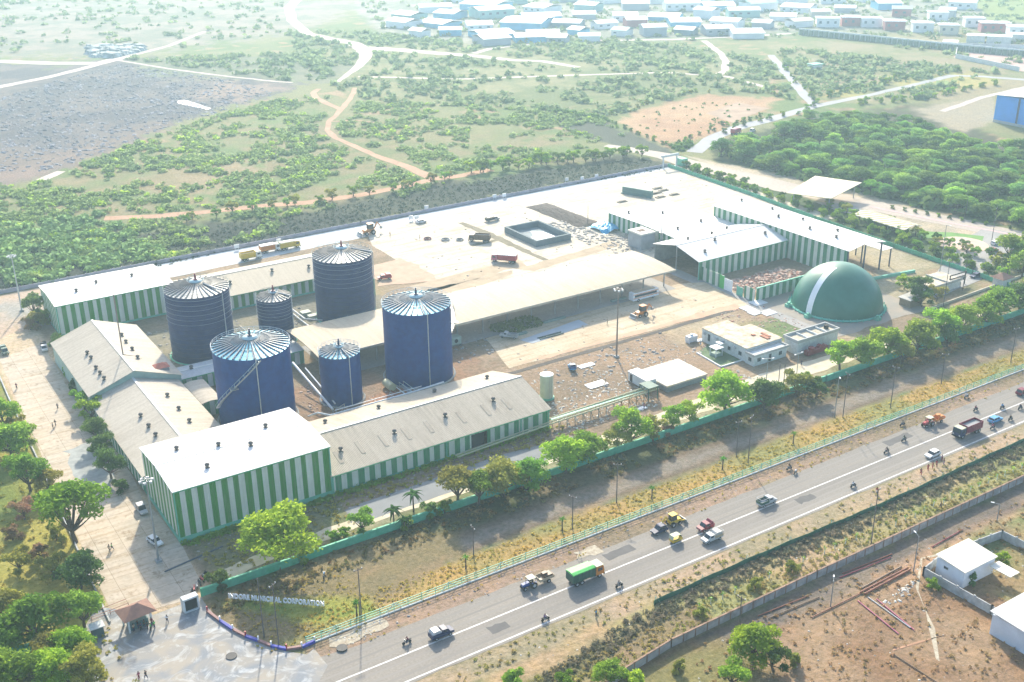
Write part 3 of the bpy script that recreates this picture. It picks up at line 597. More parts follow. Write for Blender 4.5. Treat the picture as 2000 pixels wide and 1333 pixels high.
# ------------------------------------------------------------------ tanks
tb = mat('glossy_blue_steel', (.0005,.036,.19), .5, .18, .5, c2=(.002,.055,.24), spec=.15, fine=.8); td = mat('dark_slate_steel', (.001,.016,.10), .5, .3, .5, c2=(.004,.028,.13), spec=.15, fine=.8)
rb = mat('pale_blue_roof_panel', (.14,.48,.64), .3, .2, .4, metal=.2); rs = mat('grey_roof_panel', (.74,.72,.66), .4, .2, .4, c2=(.55,.55,.52))
WHP = pm('white'); DKR = mat('dark_rib', (.045,.06,.08), .5, .2, 1); LB = mat('pale_blue_rail', (.45,.62,.66), .5, .2, 1)
def tank(label, cx, cy, r, h, kind, stair=None, pipe=None):
    t = thing('digester_tank', label, 'tank', (cx, cy, 0), group='digester tanks'); blue = kind == 'blue'; N = 72
    body = MB().lathe([(r, 0), (r, h)], N, close=True); part('shell', body, tb if blue else td, t)
    rh = r*.20; part('conical_roof', MB().lathe([(r+.05, h), (r*.5, h+rh*.55), (r*.16, h+rh)], N), rb if blue else rs, t)
    hoops = MB(); zs = np.linspace(h*.10, h*.98, 14) if not blue else np.linspace(h*.12, h*.9, 9)
    for i, z in enumerate(zs): hoops.ring((0, 0), r+.02, .05 if not blue else .012, N, z)
    part('hoop_rings', hoops, mat('hoop_steel', (.05,.07,.13), .45, .2, 1) if not blue else tb, t)
    if not blue:
        top = MB()
        for z in np.linspace(h*.60, h*.96, 6): top.ring((0, 0), r+.22, .045, N, z)
        part('upper_stiffener_rings', top, mat('pale_ring_steel', (.40,.45,.50), .4, .2, 1), t)  # upper rings in a paler grey steel than the hoops
    nr = 34 if r > 7 else 24
    for q in (0,):
        rb_ = MB()
        for i in range(nr):
            a = 2*PI*i/nr; c_, s_ = math.cos(a), math.sin(a)
            rb_.bar((r*c_, r*s_, h+.12), (r*.5*c_, r*.5*s_, h+rh*.55+.12), .34); rb_.bar((r*.5*c_, r*.5*s_, h+rh*.55+.12), (r*.17*c_, r*.17*s_, h+rh+.12), .2)
        part('roof_ribs', rb_, DKR if not blue else mat('blue_grey_rib', (.05,.10,.15), .5, .2, 1), t)
    if blue: part('roof_band', MB().ring((0,0), r*.62, .06, N, h+rh*.42+.14), MATS['blue_grey_rib'], t)
    part('crown_platform', MB().lathe([(r*.2, h+rh+.05), (r*.2, h+rh+.3), (r*.05, h+rh+.55)], 24).ring((0,0), r*.26, .06, 32, h+rh+1.0).ring((0,0), r*.26, .06, 32, h+rh+.5), LB, t)
    ag = MB(); ag.cyl((0,0), .32, h+rh+.4, h+rh+1.9, 10); ag.box(-.5,.5,-.5,.5,h+rh+.4,h+rh+.8); ag.cyl((0,0), .22, h+rh+1.9, h+rh+2.5, 8); part('agitator_motor', ag, pm('maroon') if not blue else pm('navy'), t)
    rl = MB().ring((0,0), r+.15, .055, N, h+1.05).ring((0,0), r+.15, .04, N, h+.55)
    for i in range(28 if r > 7 else 18):
        a = 2*PI*i/(28 if r > 7 else 18); rl.bar(((r+.15)*math.cos(a), (r+.15)*math.sin(a), h-.1), ((r+.15)*math.cos(a), (r+.15)*math.sin(a), h+1.05), .06)
    part('guard_rail', rl, WHP if blue else mat('dull_rail', (.32,.36,.32), .5), t)
    part('base_ring', MB().ring((0,0), r+.5, .28, N, .12), MINT if not blue else CEM, t)
    if pipe is not None:
        a = R(pipe); x, y = (r+.25)*math.cos(a), (r+.25)*math.sin(a); part('drop_pipe', MB().tube([((r*.3)*math.cos(a),(r*.3)*math.sin(a),h+rh*.85+.3),(x*1.01,y*1.01,h+.4),(x,y,0)], .13, 8), GALV, t)
    if stair:
        a0, a1, z0, z1 = stair; st = MB(); hr = MB(); n = 34; P_ = lambda i, rr, dz=0: (rr*math.cos(R(a0+(a1-a0)*i/n)), rr*math.sin(R(a0+(a1-a0)*i/n)), z0+(z1-z0)*i/n+dz)
        for i in range(n):
            st.bar(P_(i, r+.15), P_(i, r+1.15), .3, .08); st.bar(P_(i, r+1.15), P_(i+1, r+1.15), .08, .3)
            hr.bar(P_(i, r+1.15, 1), P_(i+1, r+1.15, 1), .07); 
            if i % 3 == 0: hr.bar(P_(i, r+1.15), P_(i, r+1.15, 1), .06)
        part('spiral_stair', st, STL, t); part('handrail', hr, LB, t)
        part('stair_landing', MB().box(-.9,.9,-.9,.9,-.1,.1), STL, t).location = P_(n//2, r+.9)
    return t
tank('big dark slate tank with hooped shell and green base ring, nearest the left sheds', 87.6, 299.2, 8.9, 20, 'dark', pipe=-60)
tank('small dark slate tank standing between the two big dark tanks', 108.6, 295.5, 5.0, 14, 'dark', pipe=-40)
tank('big dark slate tank farthest back, behind the end of the long canopy', 134.4, 303.0, 9.0, 20, 'dark', pipe=-30)
tank('big glossy blue tank with zigzag stair, just behind the front striped hall', 85.2, 251.2, 9.5, 20, 'blue', stair=(182, 262, 5.5, 20), pipe=-104)
tank('small glossy blue tank between the two big blue tanks', 107.7, 249.0, 5.3, 13.6, 'blue', pipe=-88)
tank('big glossy blue tank with pale drop pipe, in front of the long canopy', 131.9, 251.0, 9.2, 21, 'blue', stair=(5, -50, 8, 21), pipe=-101)
# ------------------------------------------------------------------ gas dome
t = thing('gas_holder_dome', 'large dark green inflated dome with a white stripe', 'dome', (265.8, 222, 0)); RD = 13.9
ds = mat('dark_green_membrane', (.010,.13,.085), .42, .15, .25, c2=(.02,.16,.11), spec=.5)
def dpt(th, ph, k=1.0): return (RD*k*math.cos(th)*math.cos(ph), RD*k*math.cos(th)*math.sin(ph), RD*k*math.sin(th))
part('membrane', MB().lathe([(RD*math.cos(R(a)), RD*math.sin(R(a))) for a in list(range(0, 90, 4))+[89.9]], 80), ds, t)
v = []; n = 40; A0 = R(-176)       # stripe: a band over the dome in a vertical plane, cut before the crown
dirh = Vector((math.cos(A0), math.sin(A0), 0)); side_ = Vector((-dirh.y, dirh.x, 0))
for i in range(n+1):
    e_ = R(2+74*i/n); c_ = Vector((0,0,0))+dirh*math.cos(e_)+Vector((0,0,math.sin(e_)))
    for s_ in (-1, 1):
        p = (c_+side_*s_*.075).normalized()*(RD+.05); v.append(tuple(p))
part('white_stripe', MB().add(v, [(2*i, 2*i+1, 2*i+3, 2*i+2) for i in range(n)], True), mat('white_membrane', (.82,.86,.86), .6, .1, .5), t)
part('anchor_ring', MB().ring((0,0), RD+.45, .38, 80, .3), mat('mint_ring', (.12,.50,.38), .5, .15, .5), t)
bl = MB()
for i in range(44): a = 2*PI*i/44; bl.box(-.12,.12,-.12,.12,0,.9) if False else bl.bar(((RD+.95)*math.cos(a), (RD+.95)*math.sin(a), 0), ((RD+.95)*math.cos(a), (RD+.95)*math.sin(a), 1.0), .22)
part('anchor_bolt', bl, MATS['mint_ring'], t)
for a in (-172, -88, 150): x, y = (RD+1.6)*math.cos(R(a)), (RD+1.6)*math.sin(R(a)); part('blower_box', MB().box(x-.9,x+.9,y-.8,y+.8,0,1.0).box(x-.4,x+.4,y-.4,y+.4,1.0,1.6), MINT, t)
# ------------------------------------------------------------------ offices and small buildings
def windows(t, specs):
    """specs: (x, y, z, w, h, face) -- frame with pane; face s or w"""
    for x, y, z, w_, h_, f in specs:
        fr = MB(); pn = MB(); k = .08
        for a, b_, c_, d_ in ((0,w_,0,k),(0,w_,h_-k,h_),(0,k,k,h_-k),(w_-k,w_,k,h_-k),(w_/2-k/2,w_/2+k/2,k,h_-k)):
            if f == 's': fr.box(x+a, x+b_, y-.08, y-.01, z+c_, z+d_)
            else: fr.box(x-.08, x-.01, y+a, y+b_, z+c_, z+d_)
        if f == 's': pn.box(x+k, x+w_-k, y-.04, y-.012, z+k, z+h_-k)
        else: pn.box(x-.04, x-.012, y+k, y+w_-k, z+k, z+h_-k)
        o = part('window', fr, mat('window_frame_grey', (.3,.33,.33), .5), t); part('pane', pn, pm('glass'), o)
t = thing('office_block', 'white single-storey office with stepped plan and parapet wing right of the platform', 'building', (211, 202.5, 0))
SF = mat('stained_flat_roof', (.72,.66,.52), .9, .25, .5, c2=(.46,.36,.24), fine=1.5)
part('wall', MB().box(.4,10.4,3.6,22,0,4.0).box(10.4,13.9,3.6,16,0,4.0), WPL, t); part('roof', MB().box(.2,10.4,3.5,22.2,4.0,4.25).box(10.4,14.1,3.5,16.2,4.0,4.25), SF, t)
part('roof_debris', MB().box(9.5,10.8,5,8,4.25,4.5).box(11.2,12,6,9.5,4.25,4.45).box(8,9,9,10,4.25,4.5), mat('brick_debris', (.45,.20,.12), .9, .3, 1), t)
part('front_wing', MB().box(0,12.6,.2,3.6,0,3.1), WPL, t); pr = MB()
for a in ((-.4,13,-.2,.15),(-.4,13,3.2,3.55),(-.4,-.05,.15,3.2),(12.65,13,.15,3.2)): pr.box(*a,3.0,3.6)
part('parapet', pr, mat('grey_band', (.45,.46,.44), .8, .2, .5), t)
windows(t, [(1.2,.2,1.1,1.3,1.2,'s'),(5.6,.2,.2,1.0,2.2,'s'),(9.5,.2,1.1,1.2,1.2,'s'),(0,1.2,1.1,1.2,1.2,'w'),(.4,5.5,1.2,1.3,1.2,'w'),(.4,10,1.2,1.1,1.2,'w'),(.4,18.5,1,1,2.2,'w')])
for y in (7.8,12.6,15.4,20.2): part('air_conditioner', MB().box(-.25,.37,y,y+.9,2.6,3.2), pm('lgrey'), t)
px_, py_ = G(1403,697); t = thing('small_pavilion', 'little white pavilion on the lawn beside the office left wall', 'pavilion', (px_, py_+1, 0)); part('roof', MB().box(-1.5,1.5,-1.5,1.5,2.5,2.7), WHP, t); part('awning', MB().box(1.5,3,0,2.2,2.9,3.05), WHP, t)
for x, y in ((-1.2,-1.2),(1.2,-1.2),(1.2,1.2),(-1.2,1.2)): part('post', MB().bar((x,y,0),(x,y,2.5),.2), WPL, t)
part('counter', MB().box(-1.1,1.1,-1.1,1.1,0,.9), mat('sage', (.35,.45,.38), .8), t)
sheet('office_lawn', [G(1362,690),G(1408,717),G(1446,704),G(1385,672)], mat('dull_lawn', (.12,.19,.09), .9, .3, .3), .06); 
kA, kB, kC = G(1360,690), G(1408,718), G(1450,705); t = solo('low_kerb', MB().bar((*kA,.18),(*kB,.18),.3,.36).bar((*kB,.18),(*kC,.18),.3,.36), WHP, 'white kerb round the small lawn by the office', 'kerb')
t = thing('long_parapet_building', 'narrow white building with open parapet roof beside the red machinery', 'building', (226.6, 201.6, 0))
part('wall', MB().box(0,16.5,0,5,0,3.8), WPL, t); part('roof', MB().box(.3,16.2,.3,4.7,3.8,3.9), mat('debris_roof', (.62,.56,.42), .9, .4, .8, c2=(.35,.30,.22)), t); pr = MB()
for a in ((-.35,16.9,-.35,.05),(-.35,16.9,5,5.4),(-.35,.05,.05,5),(16.5,16.9,.05,5)): pr.box(*a,3.7,4.6)
part('parapet', pr, MATS['grey_band'], t); part('water_tank', MB().cyl((14.5,2.8),.7,3.9,5.0), pm('black'), t)
for x in (4.2,8.2,12): part('roof_beam', MB().box(x,x+.3,.3,4.7,3.9,4.4), WPL, t)
t = thing('loading_platform', 'big square raised white slab next to the site cabin', 'platform', (180.2, 203.4, 0)); part('slab', MB().box(0,14.3,0,12.2,1.5,1.9), mat('stained_slab', (.84,.80,.70), .9, .15, .4, c2=(.66,.56,.42), fine=1), t); part('plinth', MB().box(.2,14.1,.2,12.0,0,1.5), CEM, t)
t = thing('site_cabin', 'white portable cabin with open door against the raised slab', 'cabin', (176.4, 207.2, 0)); part('body', MB().box(0,3.2,0,7.8,.2,2.9), mat('cabin_white', (.66,.72,.72), .6, .2, .5), t); part('roof', MB().box(-.15,3.35,-.15,7.95,2.9,3.05), WHP, t); part('door', MB().box(-.05,-.003,6,7,.3,2.4), pm('glass'), t); windows(t, [(1.6,0,1,1.2,1,'s')])
t = thing('cream_silo', 'upright cream cylindrical tank at the right end of the long shed', 'tank', (152.2, 218.8, 0)); part('shell', MB().cyl((0,0),1.75,.5,6.9,28), mat('cream_paint', (.52,.54,.38), .6, .15, .6), t); part('top', MB().lathe([(1.8,6.9),(1.0,7.2),(.05,7.3)], 28), WHP, t); part('foot', MB().cyl((0,0),2.0,0,.5,28), MINT, t); part('ladder', MB().bar((-.3,-1.9,0),(-.3,-1.9,7),.07).bar((.3,-1.9,0),(.3,-1.9,7),.07), STL, t)
t = thing('concrete_hopper', 'grey concrete bunker tower beside the blue tarpaulin heap', 'bunker', (249.3, 299.2, 0)); part('wall', MB().box(0,6.5,0,7.3,0,5.6), mat('blue_grey_concrete', (.34,.37,.39), .9, .2, .4), t); part('rim', MB().box(-.2,6.7,-.2,7.5,5.6,6.1), mat('pale_rim', (.72,.70,.60), .8), t); part('slot', MB().box(1.6,4.6,2.8,5,6.1,6.14), mat('rusty_slot', (.14,.08,.05), .9), t)
t = thing('stair_tower', 'slim open stair tower with a mast next to the bunker tower', 'tower', (257.4, 297.5, 0)); 
for x, y in ((0,0),(1.6,0),(1.6,1.6),(0,1.6)): part('leg', MB().bar((x-1.2,y-1.2,0),(x-1.2,y-1.2,9),.16), STL, t)
part('flights', MB().box(-1.2,.4,-1.2,.4,3,3.1).box(-1.2,.4,-1.2,.4,6,6.1).box(-1.2,.4,-1.2,.4,9,9.1).bar((-1.2,-1.2,0),(.4,-1.2,3),.1).bar((.4,-1.2,3),(-1.2,-1.2,6),.1).bar((-1.2,-1.2,6),(.4,-1.2,9),.1), STL, t); part('mast', MB().bar((-.4,-.4,9),(-.4,-.4,12.5),.12), STL, t)
# concrete sump
t = thing('concrete_basin', 'square grey concrete basin with white floor in the rear yard', 'basin', (220.6, 324, 0)); W_, H_ = 15.6, 21.5; bs = MB()
for a in ((0,W_,0,.9),(0,W_,H_-.9,H_),(0,.9,.9,H_-.9),(W_-.9,W_,.9,H_-.9)): bs.box(*a,0,2.3)
part('wall', bs, mat('slate_concrete', (.16,.20,.21), .9, .2, .3), t); part('floor', MB().box(.9,W_-.9,.9,H_-.9,.07,.1), mat('basin_floor', (.20,.25,.27), .8, .2, .1), t); part('white_silt', MB().add([(x,y,.13) for x, y in ((2,2),(11,2.5),(13,6),(12.5,14),(9,17),(7,12),(4,10),(2.5,6))],[tuple(range(8))]), WHP, t)
sheet('basin_trench', [(214,310),(216,310),(216.5,347),(214.5,366),(212,366)], mat('brown_trench', (.22,.19,.12), .95, .3, .4), .08, .2, 3)
sheet('basin_trench', [(216,340),(202,340),(202,338),(216,338)], MATS['brown_trench'], .09, .2, 2)
# solar / parking canopies by the east road
t = thing('parking_canopy', 'square cream canopy standing over the east road entrance', 'canopy', (0,0,0)); q = [G(1592,345,6.2),G(1683,358,6.2),G(1623,389,5.2),G(1538,378,5.2)]; t.location = (*q[3],0); ox, oy = q[3]
zz = [6.2,6.2,5.2,5.2]; part('roof', MB().add([(x-ox,y-oy,z) for (x,y),z in zip(q,zz)]+[(x-ox,y-oy,z+.25) for (x,y),z in zip(q,zz)], [(3,2,1,0),(4,5,6,7),(0,1,5,4),(1,2,6,5),(2,3,7,6),(3,0,4,7)]), mat('cream_sheet', (.80,.72,.46), .6, .1, .2), t)
for (x,y),z in zip(q,zz): k = .82; mx = sum(a[0] for a in q)/4; my = sum(a[1] for a in q)/4; part('post', MB().bar((mx+(x-mx)*k-ox,my+(y-my)*k-oy,0),(mx+(x-mx)*k-ox,my+(y-my)*k-oy,z),.3), STL, t)
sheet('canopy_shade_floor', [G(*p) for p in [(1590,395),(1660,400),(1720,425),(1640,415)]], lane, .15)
t = thing('striped_roof_shelter', 'long low shelter with yellow and white banded roof below the east road', 'shelter', (338, 255, 0))
st = stripe_mat('yellow_white_bands', (.42,.38,.12), (.84,.82,.70), 2.6, 0, .5); part('roof', MB().front(chevron([(0,3.4),(4.5,4.4),(9,3.4)],.15), 0, 1).v and MB().side(chevron([(0,3.2),(5,4.3),(10,3.2)],.15), 0, 24.5), st, t)
for y in (1, 8, 16, 23.5):
    for x in (.6, 9.4): part('post', MB().bar((x,y,0),(x,y,3.3),.2), STL, t)
# gate house with pitched roof, right gate pylon
def hip_house(name, label, x, y, w_, d_, h_, rh, rc, wc, rz=0, cat='kiosk', open_=False, ov=.8):
    t = thing(name, label, cat, (x, y, 0), rz); a, b_ = w_/2, d_/2
    if open_:
        for sx_ in (-1, 1):
            for sy_ in (-1, 1): part('post', MB().bar((sx_*(a-.2),sy_*(b_-.2),0),(sx_*(a-.2),sy_*(b_-.2),h_),.3), WPL, t)
        part('counter', MB().box(-a+.6,a-.6,-b_+.6,b_-.6,0,1.4), wc, t)
    else: part('wall', MB().box(-a,a,-b_,b_,0,h_), wc, t)
    A, B = a+ov, b_+ov; rd = max(A-B, .1); part('roof', MB().add([(-A,-B,h_),(A,-B,h_),(A,B,h_),(-A,B,h_),(-rd,0,h_+rh),(rd,0,h_+rh)],[(0,1,5,4),(1,2,5),(2,3,4,5),(3,0,4),(3,2,1,0)]), rc, t); return t
BRT = mat('brown_tiles', (.27,.15,.11), .85, .25, .8)
kx, ky = G(272, 1225); hip_house('gate_kiosk', 'brown tiled security kiosk at the plant entrance with a crowd in front', kx, ky+.8, 4.6, 3.4, 3.2, 1.4, BRT, mat('teal_booth', (.10,.20,.20), .7), .1, open_=True)
kx, ky = G(1955, 558); hip_house('gate_kiosk', 'brown tiled kiosk near the right-hand junction', kx, ky, 4.5, 3.6, 3, 1.5, BRT, WPL, 0)
gxx, gyy = G(374, 1192); t = thing('gate_pylon', 'white gate pylon with a black panel ending the green wall', 'gate post', (gxx, gyy, 0), .05); part('frame', MB().box(-1.5,1.5,-.5,-.2,0,.3).box(-1.5,-1.2,-.5,1,0,3).box(1.2,1.5,-.5,1,0,3).box(-1.5,1.5,-.5,1,2.7,3.05), WPL, t); part('panel', MB().box(-1.2,1.2,-.2,1,.3,2.7), pm('black'), t)
# blue warehouse at the far right
t = thing('blue_warehouse', 'bright blue warehouse with white roof at the right edge beyond the wood', 'warehouse', (538.5, 300, 0)); bw = mat('blue_cladding', (.05,.34,.88), .5, .15, .2)
part('wall', MB().box(0,70,0,60,0,14.2), bw, t); part('roof', MB().front(chevron([(-1,14.3),(30,16.5),(61,14.3)],.2), -1, 71), WROOFY, t); part('pilaster', MB().box(-.3,-.003,10,11,0,14).box(-.3,-.003,30,31,0,14).box(-.3,-.003,46,47,0,14), pm('navy'), t); part('plinth', MB().box(-.4,-.31,0,60,0,1.4), pm('lgrey'), t)
# bottom-right compound
t = thing('white_store', 'white box shed with cream roof inside the bottom-right walled lot', 'shed', (0,0,0))
q = [G(1826,1120,0), G(1885,1147,0)]; x0, y1 = q[0]; y0 = q[1][1]; t.location = (x0, y0, 0); D_ = y1-y0
part('wall', MB().box(0,9.5,0,D_,0,3.8), mat('white_cladding', (.66,.72,.78), .6, .15, .4), t); part('roof', MB().front(chevron([(-.3,3.9),(D_+.3,4.4)],.15), -.3, 9.8), mat('cream_store_roof', (.80,.76,.64), .6, .1, .3), t); part('porch_roof', MB().box(7.2,10.2,-5,-.4,2.6,2.75), MATS['cream_store_roof'], t); windows(t, [(0,3.5,2.2,1.0,.6,'w')])
q = G(1938,1245,0); t = thing('white_store', 'larger white shed cut by the right edge of the frame', 'shed', (q[0]+.5, q[1]-14, 0)); part('wall', MB().box(0,20,0,15,0,4.2), MATS['white_cladding'], t); part('roof', MB().front(chevron([(-.4,4.3),(15.4,4.9)],.15), -.4, 20.5), WROOF, t)
def wall_run(name, label, pts, h, th, m, panel=3.0, coping=None, posts=None, cat='wall', zc=.15):
    t = thing(name, label, cat, (*pts[0], 0)); ox, oy = pts[0]; w_ = MB(); c_ = MB(); pm_ = MB()
    for a, b_ in zip(pts[:-1], pts[1:]):
        ax, ay, bx, by = a[0]-ox, a[1]-oy, b_[0]-ox, b_[1]-oy; L = math.hypot(bx-ax, by-ay); w_.bar((ax,ay,h/2),(bx,by,h/2), th, h)
        if coping: c_.bar((ax,ay,h+zc/2+.002),(bx,by,h+zc/2+.002), th+.16, zc)
        n = max(int(L/panel), 1)
        for i in range(n+1): x, y = ax+(bx-ax)*i/n, ay+(by-ay)*i/n; pm_.box(x-th*.75,x+th*.75,y-th*.75,y+th*.75,0,h+zc+.05)
    part('wall', w_, m, t)
    if coping: part('coping', c_, coping, t)
    if posts: part('pillars', pm_, posts, t)
    return t
lotw = mat('weathered_white_wall', (.56,.58,.57), .9, .3, .5, c2=(.36,.37,.36), fine=1.3)
wall_run('lot_wall', 'weathered white wall enclosing the bottom-right lot', [G(2060,1275),G(1935,1200),G(1803,1125),G(1840,1095),G(1955,1052),G(2040,1095)], 1.9, .22, lotw, posts=lotw, panel=3.2)
wall_run('green_perimeter_wall', 'bright green painted boundary wall running along the trees above the service lane', [(47.6,184.6),(120,184.7),(220,184.7),(420,184.9)], 1.7, .25, GRNP, coping=mat('green_coping', (.16,.55,.34), .7, .15, .5), posts=GRNP, panel=3.1)
wall_run('green_perimeter_wall', 'short green wall at the far bottom-left corner under the trees', [G(-60,1318),G(0,1290),G(120,1255)], 1.6, .25, GRNP, coping=MATS['green_coping'], posts=GRNP)
sw = mat('precast_wall', (.50,.48,.45), .9, .3, .5, c2=(.30,.28,.26), fine=1.2)
wall_run('precast_roadside_wall', 'long grey precast wall with little pillars, below the hedge near the highway', [(79,96),(82,110),(84,117),(100,121),(112.5,122.6),(150,122.9),(230,122.9),(420,122.9)], 1.7, .18, sw, coping=mat('rusty_coping', (.34,.22,.15), .9, .4, .6), posts=MATS['rusty_coping'], panel=2.7)
wall_run('rear_boundary_wall', 'pale low boundary wall along the rear road under the dark bank', [(42,384.5),(100,385.2),(180,386),(260,386.5),(338,387)], 1.3, .22, mat('pale_wall', (.42,.40,.46), .9, .3, .5), panel=3, posts=MATS['pale_wall'])
wall_run('east_hedge_wall', 'mint green fence wall hidden by the hedge along the east road', [(336,386),(333,330),(329,290),(326.5,250),(325,216),(324,200)], 1.5, .2, GRNP, posts=GRNP, panel=2.0)
wall_run('inner_kerb_wall', 'pale inner wall along the lawn right of the gas dome', [(287,203),(320,204.5),(350,206)], .8, .3, mat('cream_wall', (.66,.60,.46), .9, .15, .5))
wall_run('mint_kerb_wall', 'long mint kerb wall behind the gas dome', [(287,232.5),(311,228.5)], .9, .8, MINT)
wall_run('lane_wall', 'low white kerb wall down the left side of the west lane', [(30.5,186),(33.2,262),(34.2,300),(35,320)], .5, .3, lotw)
# ------------------------------------------------------------------ foliage
def cards(cen, size, up_bias=.5, spread=1.0):
    """many small leaf sprays: one quad per centre, random lie"""
    n = len(cen); nr = rng.normal(size=(n, 3)); nr[:, 2] = np.abs(nr[:, 2])+up_bias; nr /= np.linalg.norm(nr, axis=1)[:, None]
    a = np.cross(nr, rng.normal(size=(n, 3))); a /= np.linalg.norm(a, axis=1)[:, None]; b_ = np.cross(nr, a)
    s = (np.array(size)*rng.uniform(.6, 1.3, n))[:, None]; k = rng.uniform(.5, .95, n)[:, None]
    return np.stack([cen-a*s, cen-b_*s*k, cen+a*s, cen+b_*s*k], 1)
def quads_mesh(name, Q_, m, extra=None):
    V = Q_.reshape(-1, 3); nf = len(Q_); me = bpy.data.meshes.new(name)
    me.vertices.add(len(V)); me.vertices.foreach_set('co', V.astype(np.float32).ravel())
    me.loops.add(nf*4); me.loops.foreach_set('vertex_index', np.arange(nf*4, dtype=np.int32)); me.polygons.add(nf); me.polygons.foreach_set('loop_start', np.arange(0, nf*4, 4, dtype=np.int32))
    me.update(calc_edges=True); me.materials.append(m); return me
def lobes_pts(lobes, n, hollow=.55):
    wts = np.array([l[3]*l[4] for l in lobes]); wts /= wts.sum(); out = []
    for l, k in zip(lobes, (wts*n).astype(int)):
        d = rng.normal(size=(k, 3)); d /= np.linalg.norm(d, axis=1)[:, None]; d[:, 2] = np.where(d[:, 2] < -.35, -d[:, 2]*.5, d[:, 2])
        rr = rng.uniform(hollow, 1.05, k)[:, None]; out.append(np.array(l[:3])+d*rr*np.array((l[3], l[3], l[4])))
    return np.concatenate(out)
LIME = leaf_mat('lime_foliage', (.38,.56,.05), (.24,.42,.05), .6); MID = leaf_mat('green_foliage', (.30,.48,.06), (.18,.32,.05), .6)
DRK = leaf_mat('dark_foliage', (.17,.29,.07), (.11,.20,.06), .55); OLV = leaf_mat('olive_foliage', (.40,.42,.08), (.26,.27,.07), .55)
DRY = leaf_mat('reddish_dry_foliage', (.40,.24,.14), (.32,.26,.10), .3); WOOD = leaf_mat('wood_foliage', (.30,.50,.09), (.14,.28,.09), .6, .07, .5)
BARK = mat('bark', (.12,.085,.06), .9, .3, 2)
def tree_proto(seed, r, h, flat=.5, nl=9, n=1500, size=.42):
    """umbrella-shaped broadleaf tree of crown radius r and height h; returns trunk and crown meshes"""
    rg = random.Random(seed); lobes = []; tips = []
    for i in range(nl):
        a = 2*PI*i/nl+rg.uniform(-.5, .5); d = r*rg.uniform(.35, .72) if i % 3 else r*rg.uniform(0, .3); z = h-r*flat*rg.uniform(.45, 1.0)-d*.22-(r*flat*.75 if i % 3 == 1 else 0)
        lr = r*rg.uniform(.28, .48); lobes.append((d*math.cos(a), d*math.sin(a), z, lr, lr*flat*1.3)); tips.append((d*math.cos(a), d*math.sin(a), z-lr*.3))
    tk = MB(); fk = h*rg.uniform(.16, .26); lean = (rg.uniform(-.3,.3), rg.uniform(-.3,.3)); r0 = .045*h*.5+.06
    def limb(a, b_, ra, rb_, n_=6):
        a = Vector(a); b_ = Vector(b_); d = (b_-a).normalized(); u = d.orthogonal().normalized(); v = d.cross(u)
        vs = [p+u*math.cos(2*PI*i/n_)*q+v*math.sin(2*PI*i/n_)*q for p, q in ((a, ra), (b_, rb_)) for i in range(n_)]
        tk.add(vs, [(i, (i+1) % n_, n_+(i+1) % n_, n_+i) for i in range(n_)], True)
    limb((0,0,-.1), (lean[0], lean[1], fk), r0*1.3, r0)
    for t_ in tips:
        mid = tuple(lean[k]*.5+t_[k]*.5 if k < 2 else fk+(t_[2]-fk)*.45 for k in range(3)); limb((lean[0], lean[1], fk*.97), mid, r0*.7, r0*.42); limb(mid, t_, r0*.42, r0*.15)
    P = lobes_pts(lobes, n, .5); return tk.mesh('trunk', BARK), cards(P, size)
TP = []
for i, (r, h, fl, nl, n, s) in enumerate([(4.6,8.0,.42,15,5200,.22),(3.4,6.4,.55,12,3400,.21),(2.6,4.8,.7,9,2000,.2),(5.2,7.6,.36,17,6400,.22),(1.9,3.0,.8,8,1100,.19),(3.8,6.2,.62,13,4200,.22)]):
    tk, Qd = tree_proto(31+i, r, h, fl, nl, n, s); TP.append((tk, Qd, r, h))
CM = {}
def crown_mesh(i, m):
    k = (i, m.name)
    if k not in CM: CM[k] = quads_mesh('crown', TP[i][1], m)
    return CM[k]
def tree(i, m, x, y, s, label, name='tree', group=None, cat='tree', sz=1.0):
    t = thing(name, label, cat, (x, y, 0), random.uniform(0, 6.28), group); a = part('trunk', TP[i][0], None, t); part('crown', crown_mesh(i, m), None, t); t.scale = (s, s, s*sz); return t
def at(px, py): return G(px, py)
def tree_px(i, m, px, py, wpx, label, **k):
    """base at map spot px, py; crown wpx wide there"""
    x, y = G(px, py); d = math.sqrt(x*x+y*y+HCAM**2); s = wpx*d/FOC/2/TP[i][2]*(.95 if px < 1620 else .82); return tree(i, m, x, y, s, label, **k)
side = 'trees inside the green wall'
